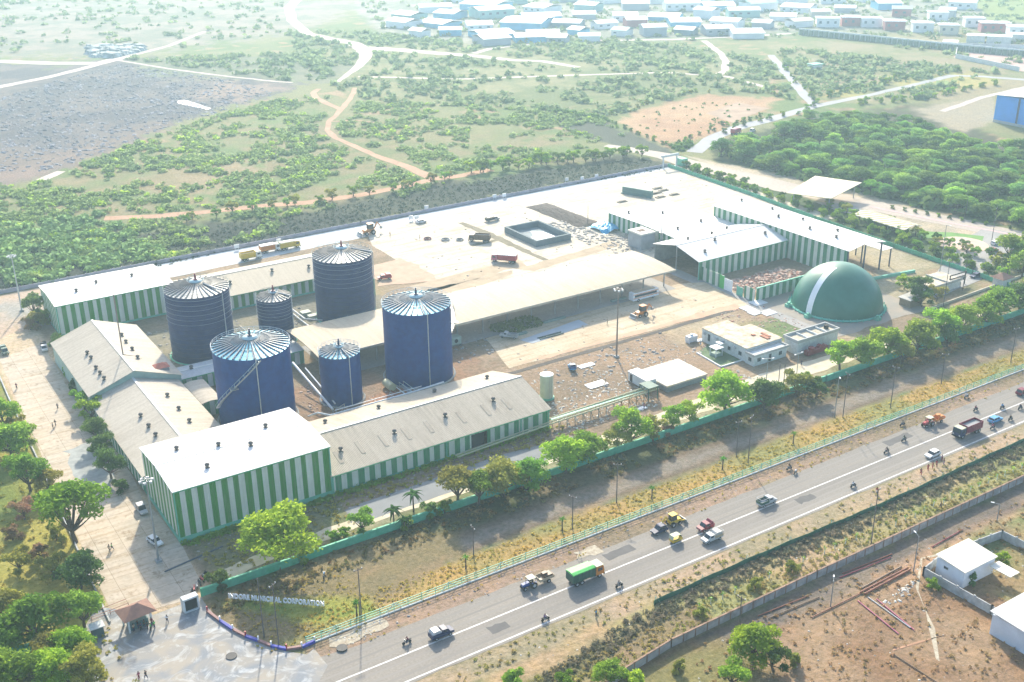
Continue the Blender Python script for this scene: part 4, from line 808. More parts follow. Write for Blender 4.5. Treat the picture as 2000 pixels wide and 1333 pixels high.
TL = [(3,LIME,545,1112,185,'widest lime-green umbrella tree in front of the striped hall, above the town sign'),(4,DRK,432,1150,60,'dark round bush at the left end of the green wall by the gate'),
 (4,MID,590,1095,40,'small green bush right under the widest umbrella tree'),(4,LIME,652,1058,36,'small yellow-green bush just right of the widest umbrella tree'),(2,MID,708,1042,62,'bushy mid-green tree left of the two palms'),
 (4,LIME,672,1050,34,'thin yellow-green bush between the umbrella tree and the palms'),(4,DRK,842,1010,48,'dark clipped shrub right of the two palms'),(4,MID,795,1030,34,'low green shrub at the foot of the palms'),
 (1,OLV,893,985,95,'olive crown beside the corner of the lane, first of the dense clump'),(4,MID,868,1002,40,'low bush under the first olive tree of the dense clump'),(1,MID,935,985,84,'mid-green tree inside the dense clump in front of the long shed'),(5,OLV,985,970,110,'broad olive-brown tree in the centre of the dense clump'),
 (5,MID,1030,955,92,'green tree at the right end of the dense clump'),(5,LIME,1105,925,105,'rounded lime tree below the corner of the long shed'),(5,MID,1150,905,92,'green tree touching the rounded lime tree'),
 (2,OLV,1205,880,62,'olive sapling left of the pipe rack end'),(1,LIME,1232,872,90,'yellow-green tree below the end of the pipe rack'),(2,OLV,1275,862,62,'brownish thin tree under the pipe rack end'),(4,DRY,1300,848,34,'reddish dry bush on the pale walk'),
 (1,LIME,1315,838,56,'thin pale tree on the pale walk left of the brightest lime tree'),(2,LIME,1348,828,56,'small airy tree left of the brightest lime tree'),(5,LIME,1418,808,118,'brightest lime tree in front of the white slab and office'),
 (5,DRK,1492,800,84,'dark green tree against the green wall right of the brightest lime tree'),(2,OLV,1552,775,64,'olive tree below the flood-light mast frame'),(2,DRK,1592,778,50,'dark tree overhanging the green wall below the office'),(4,MID,1575,745,30,'tiny round bush on the pale walk by the office'),
 (1,LIME,1640,722,78,'lime tree at the right corner of the parapet building'),(5,MID,1682,720,96,'wide green tree right of the parapet building'),(5,LIME,1735,700,100,'lime tree below the gas dome right side'),(5,MID,1788,690,104,'green tree below the cream inner wall'),
 (1,LIME,1835,668,84,'pale green tree behind the green wall, eighth from the right edge'),(5,MID,1872,652,92,'mid-green crown beneath the transformer yard'),(5,LIME,1915,638,90,'lime crown right of the transformer yard'),(5,MID,1955,622,96,'mid-green crown by the right edge road'),
 (5,DRK,1992,612,90,'dark crown at the right edge under the junction'),(5,OLV,2030,598,90,'olive crown cut by the right edge'),(1,OLV,1760,712,60,'olive tree tucked between two greener ones below the dome'),(1,DRK,1850,678,60,'dark low tree against the wall under the transformer yard')]
for a in TL: tree_px(*a[:5], a[5], group=side)
wg = 'trees on the left of the entrance lane'
for a in [(0,LIME,148,1060,150,'large bright lime tree leaning over the entrance lane'),(5,DRK,158,1150,98,'dark rounded tree just below the large lime tree at the lane'),(5,MID,70,1250,125,'big mid-green tree in the bottom-left thicket'),(5,LIME,150,1290,96,'lime tree by the gate kiosk left side'),
 (1,MID,165,1225,84,'green tree between the dark tree and the gate'),(5,OLV,20,1215,84,'olive tree at the left edge in the thicket'),(5,LIME,120,1335,100,'green tree at the bottom edge left of the forecourt'),(1,OLV,175,1345,90,'olive bush tree at the bottom edge by the forecourt'),
 (2,DRY,48,1015,50,'reddish brown sparse tree in the gold grass'),(4,DRY,25,1055,40,'dry brown bush tree at the left edge below the sparse one'),(1,MID,60,960,84,'green bush tree at the left edge above the gold grass'),(1,OLV,98,965,56,'olive bush beside the lane above the large lime tree'),
 (5,MID,25,895,92,'green tree at the left edge by the hedged plot corner'),(2,MID,52,880,58,'green bush next to the hedged plot corner'),(4,LIME,60,918,34,'little lime bush at the plot corner'),(1,LIME,10,840,70,'lime tree at the left edge beside the lane wall'),(2,OLV,38,850,44,'olive bush above the hedged plot'),
 (2,OLV,105,1130,60,'olive undergrowth tree behind the dark rounded tree'),(1,OLV,95,1295,70,'dark tree filling the bottom-left thicket'),(1,MID,5,1290,90,'mid-green tree in the bottom-left corner by the short green wall'),(4,OLV,110,1055,44,'olive shrub under the large lime tree'),(2,OLV,40,1120,60,'olive bush in the middle of the gold grass'),
 (5,MID,15,1360,120,'green tree cut by the bottom-left corner'),(4,DRY,80,1090,44,'brown shrub in the gold grass near the dark rounded tree')]: tree_px(*a[:5], a[5], group=wg)
rg_ = 'trees along the left sheds'
for a in [(2,DRK,120,690,46,'dark shrub by the corner of the gabled shed, opposite the parked pickup'),(4,MID,135,730,34,'small shrub against the gabled shed wall'),(4,DRK,150,765,40,'dark shrub halfway along the gabled shed wall'),(2,MID,165,800,50,'mid-green bush at the joint of the two gabled sheds'),
 (2,LIME,185,822,56,'lime topped tree where the two gabled sheds meet'),(1,DRK,192,865,58,'dark tree on the lane side of the lower shed'),(1,DRK,203,900,60,'dark tree one further down the lower shed'),(1,DRK,218,935,66,'lowest dark tree on the lane side, by the striped gable'),(4,DRK,238,962,40,'dark bush ending the row by the striped gable'),(4,DRK,178,842,40,'dark shrub below the lime topped tree'),
 (2,DRK,70,618,52,'dark shrub beside the far left light mast'),(4,OLV,75,640,44,'olive shrub under the far left hall corner'),(4,DRY,60,645,36,'brown shrub at the foot of the far left mast'),(4,MID,92,632,40,'green shrub touching the far left hall wall')]: tree_px(*a[:5], a[5], group=rg_)
sg = 'trees in the near dirt lot'
for a in [(5,LIME,1468,1290,110,'bright lime tree in the brown lot at the bottom'),(2,DRK,1510,1310,64,'dark bush beside the bright lime tree in the brown lot'),(4,OLV,1550,1300,40,'small olive bush right of the lot tree'),(4,OLV,1325,1310,34,'olive bush in the brown lot near the wall corner'),(1,MID,1190,1345,70,'wide green bush at the bottom edge'),
 (2,MID,1105,1345,44,'green bush at the bottom edge left of the wide one'),(4,LIME,1240,1345,60,'lime bush at the bottom edge near the wall'),(4,MID,1820,1150,34,'green bush growing at the lot wall corner'),(4,LIME,1960,1100,40,'green bush inside the walled lot'),(4,OLV,1370,1205,34,'olive bush on the strip above the precast wall, left one'),
 (4,OLV,1475,1150,36,'olive bush on the strip above the precast wall, middle one'),(4,OLV,1545,1118,32,'olive bush by the white saplings posts'),(4,DRK,1895,1140,44,'dark bush beside the white store'),(4,MID,1000,1345,60,'green bush at the bottom edge far left of the wide one'),(2,MID,1430,1345,70,'green bush cut by the bottom edge under the lime tree')]: tree_px(*a[:5], a[5], group=sg)
# palms
def palm_mesh(r, n, seed, dr=.5):
    rg = random.Random(seed); q = []
    for i in range(n):
        a = 2*PI*i/n+rg.uniform(-.2,.2); el = rg.uniform(.1,.9); p0 = np.zeros(3); d = np.array((math.cos(a), math.sin(a), 0)); sN = np.array((-math.sin(a), math.cos(a), 0))
        for s_ in range(5):
            t0, t1 = s_/5, (s_+1)/5; f = lambda t: d*r*t+np.array((0,0,r*(el*t-dr*1.6*t*t))); w0, w1 = .22*r*(1-t0)+.02, .22*r*(1-t1)+.02
            q.append([f(t0)-sN*w0+(0,0,-.05), f(t1)-sN*w1+(0,0,-.05), f(t1), f(t0)]); q.append([f(t0), f(t1), f(t1)+sN*w1+(0,0,-.05), f(t0)+sN*w0+(0,0,-.05)])
    return np.array(q, float)
PMA = quads_mesh('fronds', palm_mesh(2.4, 15, 1), leaf_mat('palm_foliage', (.06,.15,.04), (.04,.10,.03), .3)); PMB = quads_mesh('fronds', palm_mesh(.95, 16, 2, .3), leaf_mat('young_palm_foliage', (.15,.36,.05), (.10,.26,.04), .45))
for (px, py, h, lb) in [(770,1032,4.6,'left one of two feathery palms inside the green wall'),(808,1000,4.6,'right one of two feathery palms inside the green wall'),(790,1035,2.6,'lower palm between the two feathery palms')]:
    x, y = G(px, py); t = thing('palm_tree', lb, 'palm', (x, y, 0)); part('trunk', MB().lathe([(.22,0),(.15,h*.5),(.17,h)], 10), BARK, t); o = part('fronds', PMA, None, t); o.location = (0,0,h)
    if h < 3: o.scale = (.8,.8,.8)
px_list = [(697,1202),(910,1112),(1098,1037),(1273,975),(1411,917),(1549,867)]
for i, (px, py) in enumerate(px_list):
    x, y = G(px, py); t = thing('palm_sapling', f'{nth(i)} young bright palm from the left on the golden grass strip behind the mesh fence', 'palm', (x, y, 0), i, 'young palms on the grass strip')
    part('trunk', MB().lathe([(.20,0),(.13,1.2),(.16,2.9)], 8), BARK, t); o = part('fronds', PMB, None, t); o.location = (0,0,2.9)
# hedge along east road, clipped rows
for i in range(44):
    t_ = i/43; x = 337.5-8*t_+random.uniform(-.8,.8)+(3 if i % 2 else 0)-8*max(0, t_-.6); y = 378-170*t_; 
    tree(4, MID if i % 3 else DRK, x+2, y, random.uniform(1.1,1.6), f'{nth(i)} bush, counted from the far end, of the hedge behind the east fence wall', name='hedge_bush', group='hedge along the east road', cat='bush', sz=.95)
for i in range(26):
    t_ = i/25; x = 345-6*t_; y = 300-96*t_; tree(2, [OLV, MID, DRK][i % 3], x+random.uniform(-2,5), y, random.uniform(.7,.95), f'{nth(i)} loose tree, counted from the far end, between the hedge and the east road', name='garden_tree', group='garden trees by the east road', cat='tree')
for i, px in enumerate([1742,1766,1788,1810,1833,1855,1878,1902,1925,1972]):
    x, y = G(px, 408+(px-1742)*.172); tree(4, DRK if i % 2 else MID, x, y, .55, f'{nth(i)} small round shrub from the left in the east road divider', name='round_shrub', group='round shrubs in the road divider', cat='bush')
for i, (px, py, w_) in enumerate([(1968,512,70),(1995,545,70),(1990,520,60),(2010,500,60)]): tree_px(1, MID, px, py, w_, ['green tree left of the right-edge kiosk','lower green tree at the right edge by the kiosk','upper green tree at the right edge by the kiosk','green tree cut by the right edge above the kiosk'][i])
for a in [(1,DRK,1790,590,66,'dark tree beside the small hut right of the dome'),(2,LIME,1765,565,40,'lime bush behind the small hut right of the dome'),(2,OLV,1828,590,46,'olive bush right of the small hut'),(2,DRK,1800,600,50,'dark bush at the front of the small hut'),(4,OLV,1945,520,34,'round brown-green bush on the sandy junction island')]: tree_px(*a[:5], a[5])
# row of young trees above the dark bank and around the plots
def row(pts, n, i, ms, s, fmt, nm='young_tree', grp=None, jit=1.5):
    P = [np.array(G(*p)) for p in pts]; L = [np.linalg.norm(b_-a) for a, b_ in zip(P[:-1], P[1:])]; T = sum(L)
    for k in range(n):
        d = T*(k+.5)/n; j = 0
        while d > L[j]: d -= L[j]; j += 1
        p = P[j]+(P[j+1]-P[j])*d/L[j]+rng.normal(0, jit, 2); tree(i, ms[k % len(ms)], p[0], p[1], s*random.uniform(.75,1.25), fmt.format(nth(k)), name=nm, group=grp)
row([(905,340),(1010,330),(1130,315),(1250,305)], 22, 2, [MID, LIME, DRK], 1.25, '{} tree from the left of the dense row above the dark bank', grp='row of trees above the dark bank')
row([(330,435),(560,405),(760,375),(900,345)], 18, 2, [MID, OLV], .95, '{} small tree from the left beside the orange path above the bank', grp='trees beside the orange path')
row([(1195,238),(1240,262),(1300,283),(1345,272),(1400,250),(1500,228)], 26, 4, [MID, DRK], .75, '{} shrub tree, going clockwise, round the bare orange plot', grp='shrubs round the orange plot')
row([(1190,225),(1280,200),(1360,180),(1450,180),(1530,188)], 20, 4, [MID, OLV], .75, '{} shrub from the left along the far side of the orange plot', grp='far shrubs of the orange plot')
row([(1400,262),(1480,240),(1560,222),(1600,200),(1560,165),(1530,125)], 22, 4, [DRK, MID], 1.0, '{} roadside bush from the left along the winding country road', grp='bushes along the country road')
row([(1610,190),(1720,165),(1800,148),(1870,140)], 20, 4, [DRK, MID], 1.2, '{} bush from the left along the road under the pink yard', grp='bushes under the pink yard')
row([(1660,205),(1760,200),(1850,185),(1950,165)], 16, 4, [MID], 1.2, '{} young tree from the left of the line above the wood', grp='line above the wood')
# the wood on the right: every crown a tree of its own
poly = np.array([(1395,302),(1500,277),(1600,236),(1700,240),(1790,254),(1880,292),(2010,305),(2030,455),(1900,424),(1700,382),(1540,345),(1420,310)], float)
wx, wy = [], []; tries = 0
P_ = [G(*p) for p in poly]; xs = [p[0] for p in P_]; ys = [p[1] for p in P_]
while len(wx) < 285 and tries < 60000:
    tries += 1; x = random.uniform(min(xs), max(xs)); y = random.uniform(min(ys), max(ys))
    if sdist(np.array([x]), np.array([y]), P_)[0] < 0: continue
    if any((x-a)**2+(y-b_)**2 < 60 for a, b_ in zip(wx, wy)): continue
    wx.append(x); wy.append(y)
for x, y in zip(wx, wy):
    k = random.choice((0, 3, 5, 1)); tree(k, WOOD, x, y, random.uniform(.95, 1.5)*(1.2 if k == 1 else 1), 'rounded green tree packed among the others of the dense wood on the right', group='trees of the dense wood', name='wood_tree', sz=random.uniform(.6,.95))
# undergrowth and scrub that nobody could count
EXCL = [[G(*p) for p in q] for q in ([(1185,236),(1360,178),(1540,190),(1490,225),(1375,275),(1295,290)],)]
def scatter(polys, n, world=False, thr=.0):
    out = []
    for pl, k in zip(polys, n):
        Pw = pl if world else [G(*p) for p in pl]; xs = [p[0] for p in Pw]; ys = [p[1] for p in Pw]
        x = rng.uniform(min(xs), max(xs), k*4); y = rng.uniform(min(ys), max(ys), k*4); m_ = (sdist(x, y, Pw) > 0) & (fnoise(x, y, 9, 9)*.45+fnoise(x, y, 20, 12)*.25+fnoise(x, y, 45, 10)*.3+rng.uniform(-.11, .11, len(x))*(0 if world else 1) > thr)
        if not world:
            for q in EXCL: m_ &= sdist(x, y, q) < 0
            for ln, wdt in PATHS:
                for (ax, ay), (bx, by) in zip(ln[:-1], ln[1:]):
                    tt = np.clip(((x-ax)*(bx-ax)+(y-ay)*(by-ay))/max((bx-ax)**2+(by-ay)**2, 1e-9), 0, 1); m_ &= np.hypot(x-ax-tt*(bx-ax), y-ay-tt*(by-ay)) > wdt/2+1.8
        x = x[m_][:k]; y = y[m_][:k]; out.append(np.stack([x, y], 1))
    return np.concatenate(out)
def bush_stuff(name, C_, r, m, per=16, card=.5, h=.8, label=None):
    n = len(C_); rr = rng.uniform(.45, 1.35, n)*r; d = rng.normal(size=(n, per, 3)); d /= np.linalg.norm(d, axis=2)[..., None]; d[..., 2] = np.abs(d[..., 2])*h
    P = d*rng.uniform(.45, 1, (n, per, 1))*rr[:, None, None]; P[..., :2] += C_[:, None, :]; P[..., 2] += .1
    o = part(name, quads_mesh(name, cards(P.reshape(-1, 3), np.repeat(rr*card, per)), m), None); o['kind'] = 'stuff'; return o
belt = [(0,350),(110,340),(330,255),(560,190),(640,190),(690,330),(520,395),(300,420),(0,440)]
b2 = [(690,200),(1150,215),(1250,290),(880,350),(700,370),(650,260)]
b3 = [(0,440),(300,425),(560,410),(860,352),(900,350),(600,440),(330,510),(0,560)]
bush_stuff('scrub', scatter([belt, b2, b3], [2100, 1250, 1000], thr=.50), 1.8, leaf_mat('scrub_foliage', (.26,.40,.14), (.19,.30,.13), .6, .05, 0), 34, .30)
bush_stuff('scrub', scatter([belt, b2, b3], [300, 80, 120], thr=.5), 1.8, leaf_mat('bright_scrub_foliage', (.50,.64,.08), (.38,.52,.10), .6, .03, 0), 34, .30)
bush_stuff('scrub', scatter([[(0,440),(200,420),(330,500),(80,555),(0,565)]], [380]), 2.6, MATS['scrub_foliage'], 34, .30)
bush_stuff('far_scrub', scatter([[(560,60),(1300,85),(1500,120),(1600,170),(1400,260),(1180,225),(700,200),(600,140)], [(240,115),(600,105),(700,160),(560,158)], [(1500,90),(1950,140),(1800,200),(1600,190)], [(0,0),(560,0),(600,60),(300,100),(0,110)], [(700,0),(2000,0),(2000,130),(1600,70),(1000,95),(760,90)]], [1300, 260, 420, 260, 900], thr=.42), 3.0, leaf_mat('far_scrub_foliage', (.26,.36,.16), (.20,.28,.14), .5, .02, 0), 12, .5)
bush_stuff('scrub', scatter([[(1050,213),(1180,232),(1340,300),(1380,290),(1250,250)]], [260]), 2.0, DRK, 16, .45)
EXCL_ = EXCL; EXCL = []; bush_stuff('plot_shrubs', scatter([[(1215,240),(1360,195),(1500,200),(1370,262),(1305,275)]], [45]), 1.0, DRK, 14, .45); EXCL = EXCL_
bush_stuff('wood_undergrowth', scatter([list(map(tuple, poly))], [1100]), 3.2, leaf_mat('undergrowth_foliage', (.18,.28,.08), (.12,.20,.06), .3, .05, 0), 14, .5)
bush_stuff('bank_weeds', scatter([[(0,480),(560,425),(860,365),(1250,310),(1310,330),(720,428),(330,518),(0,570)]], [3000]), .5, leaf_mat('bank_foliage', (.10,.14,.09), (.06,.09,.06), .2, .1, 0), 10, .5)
WR = dict(world=True)
bush_stuff('ground_weeds', scatter([RC(48,330,176.5,183.8)], [1500], thr=.35, **WR), .5, leaf_mat('weed_foliage', (.24,.26,.09), (.28,.20,.09), .5, .3, 0), 12, .5)
bush_stuff('grass_tufts', scatter([RC(58,330,161,167.6), RC(50,74,160,180), RC(60,330,154,159.5)], [2600, 350, 260], **WR), .26, leaf_mat('golden_grass', (.62,.42,.12), (.48,.42,.12), .6, .15, 0), 8, .6)
bush_stuff('hedge_plants', scatter([line_poly([(60,116),(85,126),(110,131),(160,132),(330,131.5)], 4.0)], [2000], **WR), .62, leaf_mat('hedge_foliage', (.18,.20,.12), (.28,.25,.16), .5, .35, 0), 12, .45)
bush_stuff('grass_tufts', scatter([RC(60,330,123,129.5), RC(60,330,134.5,139.5)], [2600, 500], **WR), .32, leaf_mat('verge_grass', (.34,.38,.10), (.46,.36,.15), .55, .2, 0), 8, .65)
bush_stuff('dry_weeds', scatter([[(90,95),(330,60),(330,115),(118,121)]], [2600], **WR), .35, leaf_mat('dry_weed', (.48,.31,.17), (.36,.29,.12), .55, .15, 0), 8, .6)
bush_stuff('lane_weeds', scatter([RC(-20,30,160,330), RC(-10,20,120,180), RC(52,84,186,203.5), RC(84,146,198,204)], [1500, 900, 260, 220], **WR), .5, leaf_mat('lane_weed', (.34,.38,.08), (.45,.38,.09), .35, .12, 0), 10, .5)
bush_stuff('bed_plants', scatter([RC(50,84,203.2,204.8), RC(85,143,203.4,204.9)], [220, 260], **WR), .7, MID, 10, .5)
def rubble(name, C_, r, m, h=.6):
    n = len(C_); mb = MB()
    for (x, y) in C_:
        a = random.uniform(0, PI); s = r*random.uniform(.4, 1.5); u = (math.cos(a)*s, math.sin(a)*s); k = random.uniform(.3, .9); v = (-u[1]*k, u[0]*k); z = s*h*random.uniform(.4, 1)
        mb.add([(x-u[0]-v[0],y-u[1]-v[1],0),(x+u[0]-v[0],y+u[1]-v[1],0),(x+u[0]+v[0],y+u[1]+v[1],0),(x-u[0]+v[0],y-u[1]+v[1],0),(x-u[0]*.6-v[0]*.5,y-u[1]*.6-v[1]*.5,z),(x+u[0]*.6-v[0]*.6,y+u[1]*.6-v[1]*.6,z*.8),(x+u[0]*.5+v[0]*.6,y+u[1]*.5+v[1]*.6,z*1.1),(x-u[0]*.6+v[0]*.6,y-u[1]*.6+v[1]*.6,z*.9)],
               [(4,5,6,7),(0,1,5,4),(1,2,6,5),(2,3,7,6),(3,0,4,7)])
    o = part(name, mb, m); o['kind'] = 'stuff'; return o
RBW = mat('pale_rubble', (.72,.70,.62), .9, .4, .7, c2=(.42,.38,.32)); RBG = mat('grey_rubble', (.26,.25,.24), .9, .5, .5, c2=(.45,.40,.34)); RBR = mat('red_scrap', (.36,.13,.08), .8, .4, .9, c2=(.50,.44,.36)); LFW = mat('landfill_waste', (.09,.09,.11), .9, .4, .1, c2=(.30,.29,.33))
rubble('landfill_waste', scatter([[(0,190),(230,125),(480,160),(540,185),(330,250),(110,330),(0,345)]], [2600]), .9, LFW, .45)
rubble('landfill_waste', scatter([[(172,92),(275,90),(280,104),(240,113),(175,112)]], [220]), 4.0, mat('dark_waste', (.10,.13,.14), .8, .5, .1, c2=(.4,.45,.45)), .6)
rubble('building_rubble', scatter([RC(147,176,199,216), RC(160,205,216,234), RC(191,206,196,204), RC(146,160,220,230)], [420, 170, 60, 60], **WR), .3, RBW)
rubble('building_rubble', scatter([RC(226,246,222,238), RC(206,246,215,222)], [120, 80], **WR), .35, RBR)
rubble('building_rubble', scatter([RC(238,249,315,345), RC(248,258,296,320), RC(240,256,300,312)], [240, 160, 80], **WR), .6, RBG)
rubble('red_scrap', scatter([RC(249,278,242,257)], [520], **WR), .75, RBR, .9)
rubble('red_scrap', scatter([RC(112,127,228,246), RC(98,106,236,262)], [140, 90], **WR), .35, RBR)
rubble('pipework_debris', scatter([RC(76,104,286,325), RC(117,125,290,322)], [200, 100], **WR), .5, RBG)
rubble('yard_clutter', scatter([RC(176,250,296,372), RC(160,238,240,262), RC(288,336,235,372)], [150, 60, 90], **WR), .35, mat('mixed_clutter', (.30,.22,.15), .9, .4, .9, c2=(.62,.58,.50)))
rubble('yard_clutter', scatter([RC(112,232,264,284), RC(140,160,250,264), RC(158,206,214,236)], [130, 50, 120], **WR), .45, RBG)
rubble('stones', scatter([[G(1720,1180),G(1745,1160),G(1790,1130),G(1780,1160),G(1750,1180)]], [38], **WR), .3, RBW)
rubble('stones', scatter([RC(50,84,196,204), RC(84,146,198,203), RC(60,330,154,159)], [60, 160, 160], **WR), .22, RBG)
rubble('stones', scatter([RC(60,330,124,139), RC(110,200,60,120), [G(680,1262),G(760,1225),G(740,1210),G(660,1250)]], [150, 200, 110], **WR), .16, RBW)
mb = MB(); nx = 14
for i in range(nx+1):
    for j in range(24): mb.v.append((247+i*.78+(j/23)*-1+random.uniform(-.3,.3), 333+j*1.58, .05+1.3*math.sin(PI*i/nx)*math.sin(PI*min(j/23*1.02,1))**.4*random.uniform(.75,1.1)))
for i in range(nx):
    for j in range(23): mb.f.append((i*24+j, (i+1)*24+j, (i+1)*24+j+1, i*24+j+1)); mb.sm.append(False)
solo('soil_heap', mb, mat('dark_soil', (.085,.065,.055), .95, .3, .6, bump=.2), 'long dark brown soil heap left of the rear striped block', 'heap')
# ------------------------------------------------------------------ fences, poles, pipes
GP = mat('galvanised_green', (.16,.58,.40), .5, .2, .8); GPD = mat('dark_green_mesh', (.10,.30,.20), .6, .2, .5)
t = thing('roadside_fence', 'galvanised green post and rail fence with slanted braces along the far side of the highway', 'fence', (58.5, 160, 0)); rl = MB()
for z in (.45, 1.0, 1.5): rl.box(0, 285, -.04, .04, z-.05, z+.05)
part('rail', rl, GP, t); part('white_kerb', MB().box(-.5, 285, -.55, -.3, 0, .25), mat('kerb_white', (.70,.74,.70), .8, .2, .5), t); part('chain_mesh', MB().box(0, 285, .04, .05, .1, 1.45), GPD, t).hide_render = False
bpy.data.objects.remove(t.children[-1]) if False else None
pmh = MB().bar((0,0,0),(0,0,1.7),.1).mesh('post', GP)
for i in range(96): o = part('post', pmh, None, t); o.location = (i*2.98, 0, 0)
br = MB()
for i in range(4, 285, 12): br.bar((i,-.06,0),(i+1.9,-.06,1.6),.12).bar((i+3.8,-.06,0),(i+1.9,-.06,1.6),.12)
part('slanted_brace', br, mat('pale_brace', (.45,.62,.54), .5, .2, .6), t)
for ch in list(t.children):
    if ch.name.startswith('chain_mesh'): bpy.data.objects.remove(ch)
t = thing('painted_kerb_fence', 'low blue and red painted kerb with white bollards round the sign lawn', 'kerb', (0,0,0)); kp = [G(*p) for p in [(405,1196),(430,1215),(455,1232),(480,1245),(505,1254),(530,1264),(560,1270),(590,1266),(615,1255)]]; t.location = (*kp[0], 0); ox, oy = kp[0]
KB, KR = pm('blue'), pm('red')
for i, (a, b_) in enumerate(zip(kp[:-1], kp[1:])): part('painted_kerb', MB().bar((a[0]-ox,a[1]-oy,.25),(b_[0]-ox,b_[1]-oy,.25),.5,.5), mat('kerb_blue', (.07,.08,.42), .7) if i % 2 else mat('kerb_brown', (.30,.16,.15), .7), t)
for i, p in enumerate(kp): part('bollard', MB().cyl((p[0]-ox,p[1]-oy),.16,0,1.3,8), WHP if i % 3 else KR, t)
t = thing('hedge_net_fence', 'dark green net fence with leaning pale poles along the near verge', 'fence', (118, 133.9, 0)); nf = MB(); pts_ = [(0+i*3.0, .12*math.sin(i*1.7)+.3*math.sin(i*.21)) for i in range(56)]
for a, b_ in zip(pts_[:-1], pts_[1:]): nf.bar((*a,.55),(*b_,.55),.04,1.1)
part('net', nf, mat('dark_green_net', (.05,.17,.09), .9, .3, .4), t); pp = MB()
for i, a in enumerate(pts_):
    if i % 4 == 0: pp.bar((*a,0),(a[0]+.9,a[1]+.5,1.5),.11); pp.bar((a[0]+1.6,a[1],0),(a[0]+.8,a[1]+.2,1.3),.09)
part('pole', pp, mat('pale_green_pole', (.30,.60,.42), .6), t)
pxs = [(1365,1192),(1388,1180),(1411,1170),(1435,1160),(1502,1130),(1546,1112),(1568,1100),(1610,1082),(1630,1073),(1651,1064),(1672,1055),(1749,1028),(1768,1018),(1787,1010),(1804,1002),(1823,990),(1842,985),(1858,978),(1876,970),(1895,960),(1912,953),(1930,945),(1947,938),(1962,931),(1978,924),(1995,917)]
for i, (px, py) in enumerate(pxs):
    x, y = G(px, py); t = thing('sapling_guard', f'{nth(i)} white painted sapling stake from the left on the strip above the precast wall', 'stake', (x, y, 0), group='white sapling stakes'); part('stake', MB().cyl((0,0),.11,0,1.4,8), mat('stake_white', (.70,.76,.66), .7), t); part('sapling', quads_mesh('sapling', cards(rng.normal(0,.22,(26,3))+(0,0,1.3), .16), MID), None, t)
def pole(name, label, base, top_y, kind, rz=0.0, m=None):
    X, Y = G(*base); zs = np.linspace(2, 30, 561); _, yy, _ = pix(np.full(561, X), np.full(561, Y), zs); h = float(zs[np.argmin(abs(yy-top_y))]); m = m or STL
    t = thing(name, label, 'pole', (X, Y, 0), rz)
    part('mast', MB().lathe([(.13 if kind != 'mast' else .28, 0), (.08 if kind != 'mast' else .13, h)], 10, close=True), m, t)
    if kind == 'power':
        part('crossarm', MB().box(-.9,.9,-.06,.06,h-.5,h-.36), m, t); ins = MB()
        for x in (-.8,0,.8): ins.cyl((x,0),.07,h-.36,h-.12,6)
        part('insulator', ins, WHP, t)
    elif kind == 'lamp': part('arm', MB().bar((0,0,h-.1),(1.3,0,h+.15),.07), m, t); part('lamp_head', MB().box(1.1,1.8,-.14,.14,h+.08,h+.2), WHP, t)
    elif kind == 'mast':
        part('head_frame', MB().ring((0,0),1.0,.07,16,h-.3).box(-1,1,-.05,.05,h-.35,h-.25).box(-.05,.05,-1,1,h-.35,h-.25), m, t); fl = MB()
        for k in range(6): a = 2*PI*k/6; fl.box(1.15*math.cos(a)-.28,1.15*math.cos(a)+.28,1.15*math.sin(a)-.28,1.15*math.sin(a)+.28,h-.7,h-.3)
        part('floodlight', fl, mat('floodlight_shell', (.62,.66,.64), .5), t); part('foot_block', MB().box(-.6,.6,-.6,.6,0,.5), CEM, t)
    elif kind == 'double':
        part('arm', MB().box(-1.2,1.2,-.05,.05,h-.2,h-.1), m, t); part('lamp_head', MB().box(-1.7,-1.1,-.15,.15,h-.2,h-.05).box(1.1,1.7,-.15,.15,h-.2,h-.05), WHP, t)
    return t
DP = mat('weathered_pole', (.14,.12,.11), .8, .2, 1)
pole('floodlight_mast', 'tall floodlight mast in front of the nearest striped hall, by the white car', (310,1097), 935, 'mast')
pole('floodlight_mast', 'tall floodlight mast at the far left edge beside the lane', (43,608), 498, 'mast', m=GALV)
pole('floodlight_mast', 'tall slim floodlight mast in the middle of the sunny apron', (1204,698), 563, 'mast', m=mat('brown_steel', (.26,.19,.15), .6))
pole('flue_mast', 'tall thin steel flue rising above the gabled left shed roof', (208,720), 545, 'plain') if False else None
X_, Y_ = 62.3, 287; t = thing('roof_mast', 'tall thin mast standing on the ridge of the gabled left shed', 'pole', (X_, Y_, 9.6)); part('mast', MB().cyl((0,0),.17,0,17.5,8), mat('brown_steel', (.26,.19,.15), .6), t); part('foot_frame', MB().bar((0,0,.4),(3,0,-.8),.25).bar((3,0,-.8),(4.2,-2,-1.2),.2), mat('dark_frame', (.08,.07,.06), .7), t)
